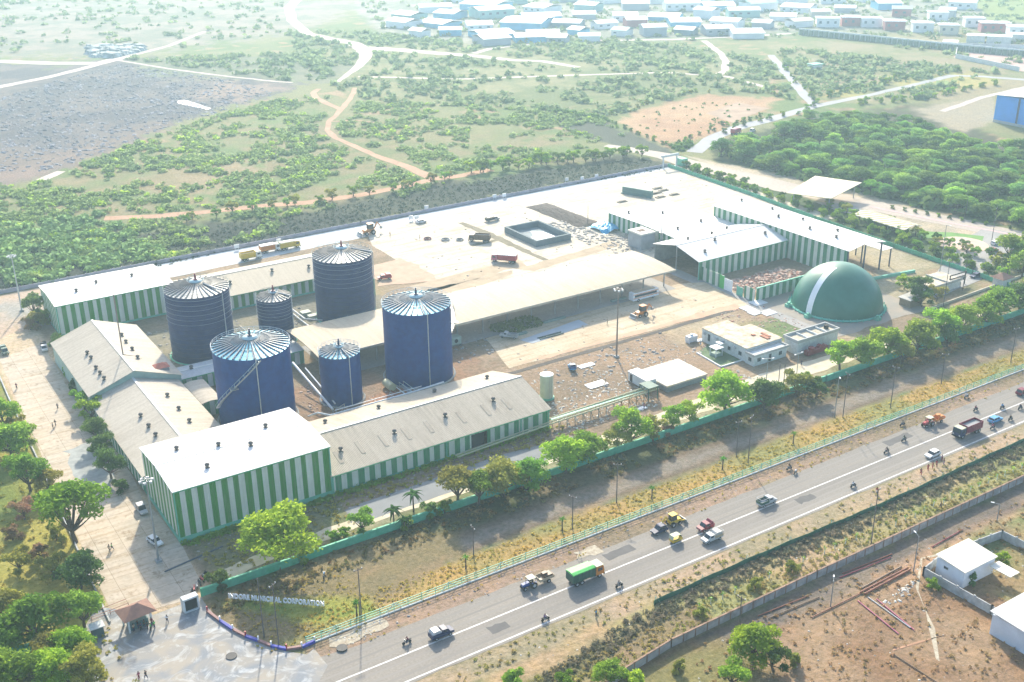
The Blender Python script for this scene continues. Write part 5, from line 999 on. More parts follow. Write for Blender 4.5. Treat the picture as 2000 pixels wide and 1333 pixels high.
for i, (b_, ty, k, lb) in enumerate([((706,1205),1110,'power','left pole on the sign lawn edge near the road fence'),((545,1262),1140,'power','right one of two bare poles on the sign lawn'),((516,1245),1130,'plain','left one of two bare poles on the sign lawn'),((925,1086),1028,'power','power pole in the service lane left of the second palm'),
  ((1118,1033),968,'power','power pole beside the third young palm'),((1204,982),905,'power','pole between the third and fourth young palms'),((1438,892),822,'power','thin left pole of a pair near the fifth young palm'),((1461,905),812,'power','tall right pole of a pair near the fifth young palm'),((1630,815),735,'lamp','thin lamp pole below the olive tree at the wall'),((1646,816),728,'power','power pole below the small olive tree'),
  ((1739,797),715,'power','power pole in the strip left of the red tractor'),((1838,750),690,'power','power pole in the strip above the red truck'),((1974,708),640,'power','power pole close to the right edge of the strip'),((1700,1072),955,'power','big dark power pole standing on the near verge strip'),((1622,1185),1135,'lamp','pale lamp post in the dirt lot middle'),
  ((1784,1118),1048,'lamp','pale lamp post next to the white store'),((1440,1268),1165,'power','weathered pole with crossarm by the lot tree'),((1947,1018),985,'lamp','small lamp post on the sandy lane'),((1495,762),700,'double','left post of the slim mast group by the office'),((1555,742),690,'double','right post of the slim mast group by the office'),
  ((1520,755),712,'plain','thinner left post inside the mast group by the office'),((1530,754),712,'plain','thinner right post inside the mast group by the office'),((1833,548),440,'lamp','tall thin lamp mast behind the transformer yard'),((1842,600),510,'power','dark pole left of the transformer gantry'),((1880,568),505,'power','dark pole right of the transformer gantry'),
  ((1966,545),485,'power','brown pole on the junction island'),((1937,470),405,'power','tall pale pole by the roundabout'),((1610,330),300,'plain','thin pole in front of the wood, left'),((1725,350),315,'plain','thin pole in front of the wood, middle'),((1885,425),385,'plain','thin pole in front of the wood, right'),((1990,420),372,'plain','pale pole at the right edge of the wood'),
  ((1148,440),402,'plain','thin pole at the left end of the soil heap'),((703,1205),1175,'plain','stub post beside the road pole on the lawn')]):
    pole('utility_pole', lb, b_, ty, k, .5*i, DP if k in ('power', 'plain') else None)
# sign letters
a, b_ = np.array(G(447,1172)), np.array(G(634,1188)); cu = bpy.data.curves.new('letters', 'FONT'); cu.body = 'INDORE MUNICIPAL CORPORATION'; cu.size = 1.9; cu.extrude = .12; cu.offset = .06; cu.space_character = 1.1
tmp = bpy.data.objects.new('tmp', cu); col.objects.link(tmp); dg = bpy.context.evaluated_depsgraph_get(); me = bpy.data.meshes.new_from_object(tmp.evaluated_get(dg)); bpy.data.objects.remove(tmp)
me.materials.clear(); me.materials.append(mat('letter_white', (.84,.84,.86), .5, .1, .8)); wd = max(v.co.x for v in me.vertices); L = float(np.linalg.norm(b_-a)); ang = math.atan2(b_[1]-a[1], b_[0]-a[0])
t = thing('lettering_sign', 'free-standing white capital letters reading INDORE MUNICIPAL CORPORATION on the lawn', 'sign', (a[0], a[1], 0), ang); o = part('letters', me, None, t); o.rotation_euler = (PI/2, 0, 0); o.location = (0,0,.45); s = L/wd; o.scale = (s, s*.95/s*1.0 if False else max(s,.8), 1)
part('support_rail', MB().box(0, L, .15, .2, .3, .38), STL, t)
# pipes
YP = mat('yellowish_pipe', (.50,.50,.30), .5, .2, .8)
t = thing('pipe_rack', 'long elevated pipe rack with yellowish pipes running right from the long striped shed', 'pipe rack', (143.5, 203, 0)); part('pipe', MB().tube([(-28,-.4,1.2),(0,-.4,2.2),(33,-.4,2.6)],.2,8), YP, t); part('pipe', MB().tube([(-28,.6,1.2),(0,.6,2.2),(33,.6,2.6)],.2,8), YP, t); part('pipe', MB().tube([(0,2.0,2.2),(32,2.0,2.6)],.24,8), YP, t); part('cable_tray', MB().box(0,32,1.1,1.6,2.2,2.35), GP, t)
for i in range(14): x = 1+i*2.45; part('frame', MB().bar((x,-.7,0),(x,-.7,2.2),.16).bar((x,2.3,0),(x,2.3,2.2),.16).bar((x,-.9,2.1),(x,2.5,2.1),.16), mat('orange_brown_frame', (.32,.20,.10), .7) if i > 7 else STL, t)
t = thing('trestle', 'green trestle tower where the pipe rack ends', 'trestle', (173, 203.5, 0)); part('frame', MB().bar((0,-1.2,0),(0,-1.2,3.6),.2).bar((0,2.4,0),(0,2.4,3.6),.2).bar((3,-1.2,0),(3,-1.2,3.6),.2).bar((3,2.4,0),(3,2.4,3.6),.2).bar((0,-1.2,0),(0,2.4,3.6),.14).bar((3,-1.2,3.4),(3,2.4,0),.14).box(-.2,3.2,-1.4,2.6,3.5,3.7), mat('bottle_green_steel', (.05,.14,.11), .6), t)
p0 = G(572,712,6); p1 = G(650,800,2.2); t = thing('sloping_pipe', 'thick white sloping pipe between the two front blue tanks', 'pipe', (p1[0], p1[1], 0)); part('pipe', MB().tube([(p0[0]-p1[0],p0[1]-p1[1],6.5),(0,0,2.2)],.3,10).tube([(p0[0]-p1[0]+3,p0[1]-p1[1]-1,4.5),(2.5,4,1.5)],.2,8), WHP, t); part('support', MB().bar((0,0,0),(0,0,2),.25).bar((3,-.5,0),(3,-.5,3.2),.2).bar((0,-2,0),(0,-2,3.2),.2).bar((0,-2,3.1),(3,-.5,3.1),.16), STL, t)
t = thing('header_pipe', 'long pale pipe on stands behind the ridge of the long striped shed', 'pipe', (97, 232.6, 0)); part('pipe', MB().tube([(0,0,4.9),(24,.2,4.9),(33,1.5,4.6)],.22,10).tube([(0,0,4.9),(-2,3,4.9),(-3,7,2.5)],.22,8).tube([(1.5,.5,5.6),(26,.7,5.6)],.09,6), WHP, t)
for x in (0,6,12,18,24,32): part('stand', MB().bar((x,0.1,0),(x,.1,4.9),.2), STL, t)
t = thing('ground_pipework', 'orange and white pipe loops on the ground between the small and right blue tanks', 'pipework', (118, 234, 0)); part('white_pipe', MB().tube([(-10,0,.8),(2,0,.8),(6,4,.8),(6,12,.8)],.16,8).tube([(-10,1.2,.6),(0,1.2,.6),(4,5,.6),(4,12,.6)],.14,8), WHP, t); part('orange_pipe', MB().tube([(-8,2.2,.5),(-1,2.2,.5),(2,6,.5),(2,11,.5)],.14,8).tube([(-10,-1.0,.5),(0,-1.0,.5)],.14,8), mat('orange_pipe', (.42,.12,.06), .6), t)
st_ = MB()
for i in range(9): st_.box(-10+i*1.4,-9.8+i*1.4,-1.3,2.4,.1,.4)
part('sleeper', st_, WHP, t); part('yellow_tank', MB().wheel(2.5,13,1.1,4,1.2,16), YP, t)
t = thing('platform_walkway', 'narrow steel walkway left of the big right-hand blue tank base', 'walkway', (122.5, 236, 0)); part('deck', MB().box(0,1.2,0,9,1.2,1.3), STL, t); part('handrail', MB().bar((0,0,2.3),(0,9,2.3),.09).bar((1.2,0,2.3),(1.2,9,2.3),.09), LB, t)
for y in (0,4.5,9): part('post', MB().bar((0,y,0),(0,y,2.3),.1).bar((1.2,y,0),(1.2,y,2.3),.1), STL, t)
t = thing('tank_side_pipes', 'bundle of grey pipes and valves between the dark tanks', 'pipework', (119, 300, 0)); part('pipe', MB().tube([(-3,14,1.2),(2,14,1.2),(2,4,1.2),(6,0,1.2)],.25,8).tube([(-3,12.8,.8),(1,12.8,.8),(1,-6,.8)],.2,8).tube([(-12,-4,.6),(-4,-8,.6),(3,-12,.6)],.16,8), GALV, t); part('valve_box', MB().box(3,6,8,10.5,0,1.4).box(4,7,5,7,0,1.1), mat('sage_box', (.4,.44,.36), .7), t)
t = thing('tank_side_pipes', 'bent pipework beside the first dark tank on the left', 'pipework', (98.5, 300, 0)); part('pipe', MB().tube([(0,10,1),(4,10,1),(4,-2,1),(8,-8,1)],.22,8).tube([(-1,-6,1.5),(3,-12,1.5),(6,-16,1.5)],.3,8), mat('tan_pipe', (.50,.44,.34), .7), t)
# ------------------------------------------------------------------ vehicles (built heading +x, wheels on z = 0)
TYRE = mat('tyre', (.02,.02,.02), .9, .2, 2); GL = pm('glass'); BLK = pm('black'); LAMP = mat('lamp_glass', (.75,.74,.65), .3, .1, 2); TAIL = mat('tail_red', (.4,.01,.01), .4)
def wheels(t, spec):
    for x, y, r, w_ in spec:
        for s_ in (-1, 1): o = part('wheel', MB().wheel(0, 0, r, w_, 0), TYRE, t); o.location = (x, s_*y, r); part('rim', MB().wheel(0, s_*(w_/2), r*.5, .04, 0), GALV, o)
def V(name, label, cat, px, py, rz=0, group=None, s=1.0):
    x, y = G(px, py); t = thing(name, label, cat, (x, y, .05), rz, group); t.scale = (s, s, s); return t
def tipper(label, px, py, rz, bodyc, cabc, topc, L=7.6, cover=True, group='lorries'):
    t = V('tipper_truck', label, 'truck', px, py, rz, group); a, b_ = -L/2, L/2; part('chassis', MB().box(a+.3,b_-.2,-.45,.45,.6,.95), BLK, t)
    bd = MB(); zb, zt = 1.15, 2.9; bd.box(a,b_-2.2,-1.25,1.25,zb-.15,zb); bd.box(a,b_-2.2,-1.25,-1.17,zb,zt); bd.box(a,b_-2.2,1.17,1.25,zb,zt); bd.box(a,a+.08,-1.17,1.17,zb,zt-.1); bd.box(b_-2.28,b_-2.2,-1.17,1.17,zb,zt+.2)
    for x in np.arange(a+.4, b_-2.3, .85): bd.box(x,x+.09,-1.31,-1.25,zb,zt); bd.box(x,x+.09,1.25,1.31,zb,zt)
    part('tipper_body', bd, pm(bodyc), t)
    if cover: part('tarpaulin', MB().front([(-1.27,zt-.15),(1.27,zt-.15),(1.27,zt+.05),(.6,zt+.25),(-.6,zt+.25),(-1.27,zt+.05)], a-.03, b_-2.25), pm(topc), t)
    else: part('load', MB().box(a+.1,b_-2.3,-1.16,1.16,zb,zt-.55), pm(topc), t)
    cb = MB().side([(b_-2.0,.75),(b_-.05,.75),(b_,1.5),(b_-.25,2.55),(b_-2.0,2.7)],-1.2,1.2); c_ = part('cab', cb, pm(cabc), t); part('windscreen', MB().side([(b_-.02,1.6),(b_+.02,1.6),(b_-.2,2.4),(b_-.24,2.4)],-1.05,1.05), GL, c_); part('side_window', MB().box(b_-1.6,b_-.5,-1.22,-1.2,1.6,2.3).box(b_-1.6,b_-.5,1.2,1.22,1.6,2.3), GL, c_); part('roof_visor', MB().box(b_-2.0,b_-.2,-1.15,1.15,2.68,2.78), pm('cream'), c_); part('headlight', MB().box(b_-.02,b_+.03,-1.05,-.7,.9,1.15).box(b_-.02,b_+.03,.7,1.05,.9,1.15), LAMP, c_); part('bumper', MB().box(b_-.1,b_+.15,-1.2,1.2,.45,.75), BLK, t)
    wheels(t, [(b_-1.1,1.0,.5,.3),(a+1.0,1.0,.5,.5),(a+2.2,1.0,.5,.5)]); return t
def pickup(label, px, py, rz, c, bed, L=4.8, load=None, name='pickup_truck', cage=False, group='pickups'):
    t = V(name, label, 'pickup', px, py, rz, group); a, b_ = -L/2, L/2; h = .45
    part('body', MB().side([(a,.5),(b_,.5),(b_,.95),(b_-.9,1.1),(b_-1.0,1.1),(b_-1.0,1.15),(a+L*.45,1.15),(a+L*.45,.8),(a,.8)],-.85,.85), pm(c), t)
    part('cab', MB().side([(b_-2.45,1.1),(b_-.85,1.05),(b_-1.35,1.75),(b_-2.4,1.8)],-.78,.78), pm(c), t); part('windscreen', MB().side([(b_-.84,1.1),(b_-.80,1.1),(b_-1.28,1.68),(b_-1.33,1.68)],-.7,.7), GL, t); part('side_window', MB().box(b_-2.2,b_-1.4,-.8,-.78,1.2,1.6).box(b_-2.2,b_-1.4,.78,.8,1.2,1.6), GL, t)
    bd = MB().box(a,b_-2.5,-.9,-.82,.8,1.4).box(a,b_-2.5,.82,.9,.8,1.4).box(a,a+.08,-.82,.82,.8,1.4).box(b_-2.58,b_-2.5,-.82,.82,.8,1.6); part('load_bed', bd, pm(bed), t)
    if load: part('load', MB().side([(a+.15,.85),(b_-2.6,.85),(b_-2.6,1.6),(b_-3,2.0),(a+.4,1.95),(a+.15,1.5)],-.8,.8), pm(load), t)
    if cage: part('cage', MB().bar((a,-.86,1.4),(a,-.86,2),.06).bar((a,.86,1.4),(a,.86,2),.06).bar((b_-2.5,-.86,1.4),(b_-2.5,-.86,2),.06).bar((b_-2.5,.86,1.4),(b_-2.5,.86,2),.06).bar((a,-.86,2),(b_-2.5,-.86,2),.06).bar((a,.86,2),(b_-2.5,.86,2),.06).bar((a,-.86,2),(a,.86,2),.06), pm('lgrey'), t)
    part('headlight', MB().box(b_-.01,b_+.03,-.75,-.5,.7,.9).box(b_-.01,b_+.03,.5,.75,.7,.9), LAMP, t); wheels(t, [(b_-.85,.75,.36,.22),(a+.9,.75,.36,.22)]); return t
def car(label, px, py, rz, c, L=4.1, tall=1.5, name='car', group='cars'):
    t = V(name, label, 'car', px, py, rz, group); a, b_ = -L/2, L/2
    part('body', MB().side([(a,.35),(b_,.35),(b_+.02,.7),(b_-.9,.92),(a+.1,.98),(a-.02,.8)],-.82,.82), pm(c), t)
    part('cabin', MB().side([(a+.15,.95),(b_-1.0,.9),(b_-1.65,tall-.06),(a+.75,tall-.04)],-.74,.74), GL, t); part('roof', MB().side([(b_-1.6,tall-.08),(b_-1.8,tall),(a+.8,tall+.02),(a+.5,tall-.1)],-.72,.72), pm(c), t)
    part('pillar', MB().box(-.25,-.12,-.76,-.74,.95,tall-.06).box(-.25,-.12,.74,.76,.95,tall-.06).box(a+.45,a+.65,-.76,-.74,.95,tall-.1).box(a+.45,a+.65,.74,.76,.95,tall-.1), pm(c), t)
    part('headlight', MB().box(b_-.02,b_+.04,-.72,-.42,.6,.76).box(b_-.02,b_+.04,.42,.72,.6,.76), LAMP, t); part('tail_light', MB().box(a-.05,a+.02,-.74,-.5,.65,.85).box(a-.05,a+.02,.5,.74,.65,.85), TAIL, t); wheels(t, [(b_-.75,.74,.31,.2),(a+.75,.74,.31,.2)]); return t
def tractor(label, px, py, rz, c, trailer=None, tl=None, load=None):
    t = V('tractor', label, 'tractor', px, py, rz, 'tractors'); part('bonnet', MB().side([(.2,.7),(1.7,.75),(1.75,1.3),(.2,1.45)],-.35,.35), pm(c), t); part('chassis', MB().box(-1,1.7,-.3,.3,.5,.75), BLK, t); part('seat', MB().box(-.7,-.2,-.25,.25,1.1,1.2).box(-.8,-.7,-.25,.25,1.1,1.6), BLK, t)
    part('fender', MB().box(-1.1,-.1,-.95,-.6,1.25,1.35).box(-1.1,-.1,.6,.95,1.25,1.35), pm(c), t); part('canopy', MB().box(-1.1,.5,-.75,.75,2.25,2.33), pm('cream'), t); part('canopy_post', MB().bar((-1,-.6,1.3),(-1,-.6,2.25),.06).bar((-1,.6,1.3),(-1,.6,2.25),.06).bar((.4,-.6,1.3),(.4,-.6,2.25),.06).bar((.4,.6,1.3),(.4,.6,2.25),.06), BLK, t); part('exhaust', MB().cyl((1.1,.2),.05,1.3,2.1,8), BLK, t); wheels(t, [(-.6,.8,.7,.36),(1.35,.6,.42,.22)])
    if trailer:
        x, y = G(px, py); d = Vector((math.cos(rz), math.sin(rz))); t2 = thing('farm_trailer', tl, 'trailer', (x-d.x*3.6, y-d.y*3.6, .05), rz); part('bed', MB().box(-1.7,1.7,-.95,.95,.9,1.0), pm(trailer), t2); part('side_board', MB().box(-1.7,1.7,-.98,-.92,1,1.5).box(-1.7,1.7,.92,.98,1,1.5).box(-1.7,-1.64,-.92,.92,1,1.5).box(1.64,1.7,-.92,.92,1,1.5), pm(trailer), t2); part('drawbar', MB().bar((1.7,0,.8),(2.9,0,.6),.1), BLK, t2); wheels(t2, [(-.4,.85,.45,.25)])
        if load: part('load', MB().box(-1.4,.4,-.7,.7,1.0,1.7).box(-.5,.6,-.5,.3,1.7,2.1), pm(load), t2)
def rick(label, px, py, rz):
    t = V('auto_rickshaw', label, 'rickshaw', px, py, rz); part('body', MB().side([(-1.3,.3),(1.1,.3),(1.35,.6),(1.1,1.05),(-.1,.9),(-1.35,1.0)],-.62,.62), pm('yellow'), t); part('hood', MB().side([(-1.35,1.0),(-1.2,1.7),(.6,1.75),(.95,1.55),(.9,1.6),(.5,1.82),(-1.25,1.8),(-1.42,1.0)],-.66,.66), pm('cream'), t); part('windscreen', MB().side([(1.1,1.05),(1.13,1.05),(.9,1.6),(.87,1.6)],-.5,.5), GL, t); part('bonnet_stripe', MB().box(-1.0,.4,-.64,-.62,.7,.95).box(-1.0,.4,.62,.64,.7,.95), pm('darkgreen'), t)
    part('rear_wheel', MB().wheel(-.85,-.5,.24,.14).wheel(-.85,.5,.24,.14), TYRE, t); part('front_wheel', MB().wheel(1.0,0,.24,.12), TYRE, t)
def digger(label, px, py, rz, c, s=1.0):
    t = V('backhoe_loader', label, 'digger', px, py, rz, s=s); part('body', MB().side([(-1.2,.7),(1.6,.7),(1.65,1.35),(.5,1.5),(-1.2,1.4)],-.6,.6), pm(c), t); part('cab', MB().side([(-1.0,1.4),(.5,1.5),(.35,2.7),(-.9,2.7)],-.6,.6), GL, t); part('cab_roof', MB().box(-1.1,.5,-.7,.7,2.7,2.82), pm(c), t)
    part('loader_arm', MB().bar((.4,-.7,1.4),(2.6,-.7,.7),.16).bar((.4,.7,1.4),(2.6,.7,.7),.16), pm(c), t); part('loader_bucket', MB().side([(2.5,.2),(3.3,.15),(2.9,.4),(2.7,1.0),(2.5,1.0)],-1.1,1.1), pm('steel'), t); part('boom', MB().bar((-1.2,0,1.0),(-2.2,0,2.8),.26).bar((-2.2,0,2.8),(-3.2,0,1.6),.22), pm(c), t); part('digging_bucket', MB().side([(-3.0,1.0),(-3.5,1.0),(-3.6,1.6),(-3.1,1.7)],-.35,.35), pm('steel'), t); wheels(t, [(-.7,.8,.62,.4),(1.1,.75,.45,.3)])
def bus(label, px, py, rz, c='white', L=10.5):
    t = V('bus', label, 'bus', px, py, rz); a, b_ = -L/2, L/2; part('body', MB().side([(a,.5),(b_,.5),(b_+.05,1.6),(b_-.2,3.0),(a+.1,3.0),(a,1.6)],-1.2,1.2), pm(c), t); part('window', MB().box(a+.6,b_-.9,-1.22,-1.2,1.6,2.4).box(a+.6,b_-.9,1.2,1.22,1.6,2.4), GL, t); part('window', MB().side([(b_+.06,1.6),(b_+.08,1.6),(b_-.12,2.7),(b_-.15,2.7)],-1.05,1.05), GL, t); part('stripe', MB().box(a+.1,b_-.1,-1.225,-1.2,1.2,1.45).box(a+.1,b_-.1,-1.225,-1.2,2.5,2.7), pm('orange'), t); part('roof_rack', MB().box(a+1,b_-1,-.9,.9,3.0,3.12), pm('tan'), t); wheels(t, [(b_-2.2,1.05,.48,.3),(a+2.2,1.05,.48,.4)])
# people -----------------------------------------------------------
def skin_mesh(name, pts, edges, rad, m):
    me = bpy.data.meshes.new('t'); me.from_pydata(pts, edges, []); o = bpy.data.objects.new('t', me); col.objects.link(o); o.modifiers.new('s', 'SKIN'); sv = me.skin_vertices[0].data
    for i, r in enumerate(rad): sv[i].radius = (r, r) if not hasattr(r, '__len__') else r
    sv[0].use_root = True; sub = o.modifiers.new('u', 'SUBSURF'); sub.levels = 1; sub.render_levels = 1
    dg = bpy.context.evaluated_depsgraph_get(); dg.update(); r_ = bpy.data.meshes.new_from_object(o.evaluated_get(dg)); r_.name = name; bpy.data.objects.remove(o); r_.materials.clear(); r_.materials.append(m); return r_
SKIN = mat('skin', C['skin'], .7, .15, 3); HAIR = mat('hair', (.015,.012,.01), .9); _pc = {}
def pose(kind):
    if kind == 'stand': P = dict(pel=(0,0,.95), ch=(0,0,1.32), nk=(0,0,1.47), hd=(.02,0,1.62), ls=(0,.19,1.40), le=(.02,.26,1.13), lh=(.10,.27,.90), rs=(0,-.19,1.40), re=(.0,-.26,1.13), rh=(.06,-.28,.90), lk=(.03,.11,.50), lf=(0,.12,.06), lt=(.16,.12,.04), rk=(.0,-.11,.50), rf=(-.04,-.12,.06), rtt=(.12,-.12,.04))
    elif kind == 'walk': P = dict(pel=(0,0,.93), ch=(.03,0,1.30), nk=(.05,0,1.45), hd=(.08,0,1.60), ls=(.03,.19,1.38), le=(-.10,.25,1.14), lh=(-.12,.27,.92), rs=(.03,-.19,1.38), re=(.12,-.25,1.14), rh=(.28,-.24,.98), lk=(.22,.10,.52), lf=(.30,.10,.08), lt=(.46,.10,.08), rk=(-.08,-.10,.50), rf=(-.36,-.10,.12), rtt=(-.24,-.10,.04))
    else: P = dict(pel=(-.25,0,.82), ch=(-.12,0,1.18), nk=(-.08,0,1.33), hd=(-.04,0,1.48), ls=(-.10,.19,1.26), le=(.12,.26,1.08), lh=(.38,.28,1.02), rs=(-.10,-.19,1.26), re=(.12,-.26,1.08), rh=(.38,-.28,1.02), lk=(.18,.18,.72), lf=(.05,.16,.30), lt=(.2,.16,.26), rk=(.18,-.18,.72), rf=(.05,-.16,.30), rtt=(.2,-.16,.26))
    return P
def person_parts(kind, top, leg):
    k = (kind, top, leg)
    if k in _pc: return _pc[k]
    P = pose(kind); mk = lambda names, ed, rad, nm, m: skin_mesh(nm, [P[n] for n in names], [(names.index(a), names.index(b_)) for a, b_ in ed], rad, m)
    body = mk(['pel','ch','nk','hd','ls','le','lh','rs','re','rh','lk','lf','lt','rk','rf','rtt'], [('pel','ch'),('ch','nk'),('nk','hd'),('ch','ls'),('ls','le'),('le','lh'),('ch','rs'),('rs','re'),('re','rh'),('pel','lk'),('lk','lf'),('lf','lt'),('pel','rk'),('rk','rf'),('rf','rtt')], [.13,.14,.055,.105,.06,.045,.035,.06,.045,.035,.065,.045,.035,.065,.045,.035], 'body', SKIN)
    shirt = mk(['pel','ch','ls','le','rs','re'], [('pel','ch'),('ch','ls'),('ls','le'),('ch','rs'),('rs','re')], [.165,.175,.085,.065,.085,.065], 'shirt', pm(top)); leg_ = mk(['pel','lk','lf','rk','rf'], [('pel','lk'),('lk','lf'),('pel','rk'),('rk','rf')], [.155,.095,.07,.095,.07], 'trousers', pm(leg))
    h = P['hd']; hair = MB().lathe([(.118,.0),(.11,.06),(.07,.11),(.01,.125)], 10); hair.v = [(x+h[0]-.015, y+h[1], z+h[2]+.01) for x, y, z in hair.v]; _pc[k] = (body, shirt, leg_, hair.mesh('hair', HAIR)); return _pc[k]
def person(label, px=None, py=None, kind='stand', top='white', leg='navy', rz=None, xy=None, z=.05, group=None):
    x, y = xy or G(px, py); t = thing('person', label, 'person', (x, y, z), random.uniform(0, 6.28) if rz is None else rz, group); b_ = person_parts(kind, top, leg)
    body = part('body', b_[0], None, t)
    for n, m in zip(('shirt', 'trousers', 'hair'), b_[1:]): part(n, m, None, t)
    return t
def bike(label, px, py, rz, top, plabel, c='black', leg='navy', rider=True):
    t = V('motorcycle', label, 'motorbike', px, py, rz, 'motorbikes'); x, y = t.location.x, t.location.y
    part('front_wheel', MB().wheel(.68,0,.3,.1), TYRE, t); part('rear_wheel', MB().wheel(-.62,0,.3,.12), TYRE, t); part('fuel_tank', MB().side([(-.05,.72),(.45,.8),(.4,.95),(0,.92)],-.14,.14), pm(c), t); part('seat', MB().box(-.85,.0,-.13,.13,.74,.84), BLK, t); part('engine', MB().box(-.3,.3,-.13,.13,.28,.7), STL, t); part('fork', MB().bar((.68,0,.3),(.42,0,1.0),.1).bar((.40,-.33,1.05),(.40,.33,1.05),.05), STL, t)
    if rider: person(plabel, kind='ride', top=top, leg=leg, rz=rz, xy=(x, y), z=.05)
tipper('big tipper lorry with bright green tarpaulin and orange cab on the highway', 1143, 1132, 0, 'darkgreen', 'orange', 'limegreen')
tipper('tall red and dark lorry heading left on the highway at the right', 1888, 848, PI, 'maroon', 'navy', 'grey', cover=False, L=8.4)
tractor('blue tractor with cream canopy on the far edge of the highway', 1034, 1148, PI, 'blue', 'tan', 'loaded farm trailer behind the blue tractor', 'brown')
tractor('red tractor with cream canopy on the verge before the red lorry', 1812, 832, PI, 'red', 'orange', 'orange farm trailer behind the red tractor', 'orange')
pickup('dark blue tempo carrying a humped white tarpaulin load, left end of the highway', 862, 1243, 0, 'navy', 'navy', load='lgrey', L=4.6)
pickup('silver pickup with railed bed on the highway centre line', 1497, 985, 0, 'lgrey', 'darkgreen', cage=True)
pickup('olive pickup beside the small red load carrier', 1390, 1056, PI, 'lgrey', 'tan', cage=True, load='cement' if 'cement' in C else None)
pickup('small dark red open load carrier behind the olive pickup', 1377, 1035, PI, 'maroon', 'red', L=3.6, load='maroon')
pickup('dark pickup with white bonnet parked in the shade by the gabled shed', 87, 684, -PI/2-.1, 'lgrey', 'navy', load='black')
pickup('dark green pickup at the left edge of the west lane', 9, 690, -PI/2+.05, 'darkgreen', 'navy', load='darkgreen')
car('white compact car heading left on the right part of the highway', 1821, 892, PI, 'white')
car('pale blue saloon partly behind the red lorry', 1943, 824, 0, 'skyblue')
car('white jeep in the shade of the striped hall with dark rear', 277, 1000, -PI/2+.05, 'lgrey', tall=1.8)
car('white saloon parked at the foot of the floodlight mast', 303, 1062, -PI/2+.25, 'white')
car('dark jeep on the highway verge beside the yellow digger', 1287, 1040, PI, 'navy', tall=1.7, L=3.6)
car('small white car on the rear road', 823, 436, 0, 'white')
rick('yellow auto rickshaw with cream hood below the yellow digger', 1320, 1058, 0)
digger('yellow backhoe on the highway edge by the auto rickshaw', 1315, 1026, 0, 'yellow')
digger('orange backhoe loader on the sunny apron near the bus', 1253, 618, PI, 'orange', 1.25)
digger('orange excavator on the rear road near the far dark tank', 722, 458, PI, 'orange', 1.5)
bus('white and orange bus parked under the edge of the long canopy', 1257, 584, 0)
tipper('yellow and white lorry on the rear road behind the beige-roofed shed', 490, 507, 0, 'yellow', 'white', 'tan', cover=False)
tipper('orange lorry on the rear road, middle of the three', 528, 492, 0, 'orange', 'white', 'white', cover=True)
tipper('yellow lorry on the rear road, right one of the three', 566, 486, 0, 'yellow', 'yellow', 'cream', cover=True)
tipper('red and white tanker lorry parked behind the long canopy', 985, 512, 2.3, 'red', 'pink', 'white', L=9)
tipper('brown open lorry parked on the pale yard left of the basin', 937, 472, 2.4, 'brown', 'brown', 'grey', cover=False, L=8)
pickup('red farm carrier beside the far dark tank', 751, 546, 2.9, 'red', 'red', load='red')
pickup('dark grey pickup loaded with scrap above the concrete basin', 962, 432, 0, 'grey', 'black', load='tan', L=6)
pickup('grey flat truck with pale cab at the edge of the sunny apron', 994, 660, 2.3, 'lgrey', 'grey', L=5.5)
pickup('blue cart with dark load near the cream silo', 1117, 722, 1.2, 'skyblue', 'blue', load='navy', L=3)
car('dark blue car by the right-hand junction', 1905, 542, PI, 'navy')
car('white car by the roundabout', 1944, 478, 0, 'white'); car('red car near the roundabout', 1940, 492, 0, 'red')
car('white van on the winding country road', 1534, 132, 1.2, 'white', tall=1.9); tipper('red lorry on the country road beside the wood', 1437, 262, .3, 'red', 'red', 'pink', L=7); car('white van behind the red lorry on the country road', 1470, 258, .3, 'white', tall=1.9)
car('dark car half in frame on the right highway edge', 1997, 770, 0, 'maroon', tall=1.7)
for i, (px, py, rz, c, top, w_) in enumerate([(795,1258,PI,'black','maroon','at the left end of the highway'),(1065,1213,0,'navy','purple','on the white edge line below the tractor'),(1209,1147,0,'black','grey','just right of the green-topped lorry'),(1666,952,0,'black','white','between the silver pickup and the white car'),(1731,885,PI,'maroon','black','above the centre line, left of the white car'),
   (1765,862,PI,'darkgreen','darkgreen','above the centre line, right of the previous rider'),(1762,832,PI,'black','tan','on the verge below the power pole'),(1905,803,0,'black','maroon','behind the red lorry on the far lane'),(1957,799,0,'navy','skyblue','above the pale blue saloon'),(1973,822,0,'black','black','right of the pale blue saloon'),(1938,838,PI,'red','pink','right behind the red lorry'),(1541,918,PI,'black','black','on the verge above the silver pickup'),(1992,800,0,'black','navy','close to the right edge of the highway'),(1887,778,PI,'lgrey','white','on the verge above the red lorry')]):
    bike('small motorbike '+w_, px, py, rz, top, 'person in '+{'navy':'dark blue','lgrey':'grey'}.get(top, top)+' riding the motorbike '+w_, c)
bike('white motorbike parked on the verge by a heap of sacks', 1553, 926, .4, 'white', '', 'white', rider=False)
bike('blue and white motorbike parked on the bare ground above the sign', 633, 1128, 1.0, 'white', '', 'skyblue', rider=False)
for i in range(7):
    x, y = G(375+i*5, 1160-i*6); t = thing('motorcycle', f'{nth(i)} motorbike, from the front, of the bunch parked behind the gate pylon', 'motorbike', (x, y, .05), 1+.2*i, 'motorbikes parked behind the gate pylon'); part('wheels', MB().wheel(.6,0,.3,.1).wheel(-.6,0,.3,.12), TYRE, t); part('frame', MB().side([(-.7,.75),(.5,.8),(.35,.3),(-.3,.3)],-.13,.13).bar((.6,0,.3),(.4,0,1.0),.08).bar((.38,-.3,1.05),(.38,.3,1.05),.05), [BLK, pm('red'), STL][i % 3], t)
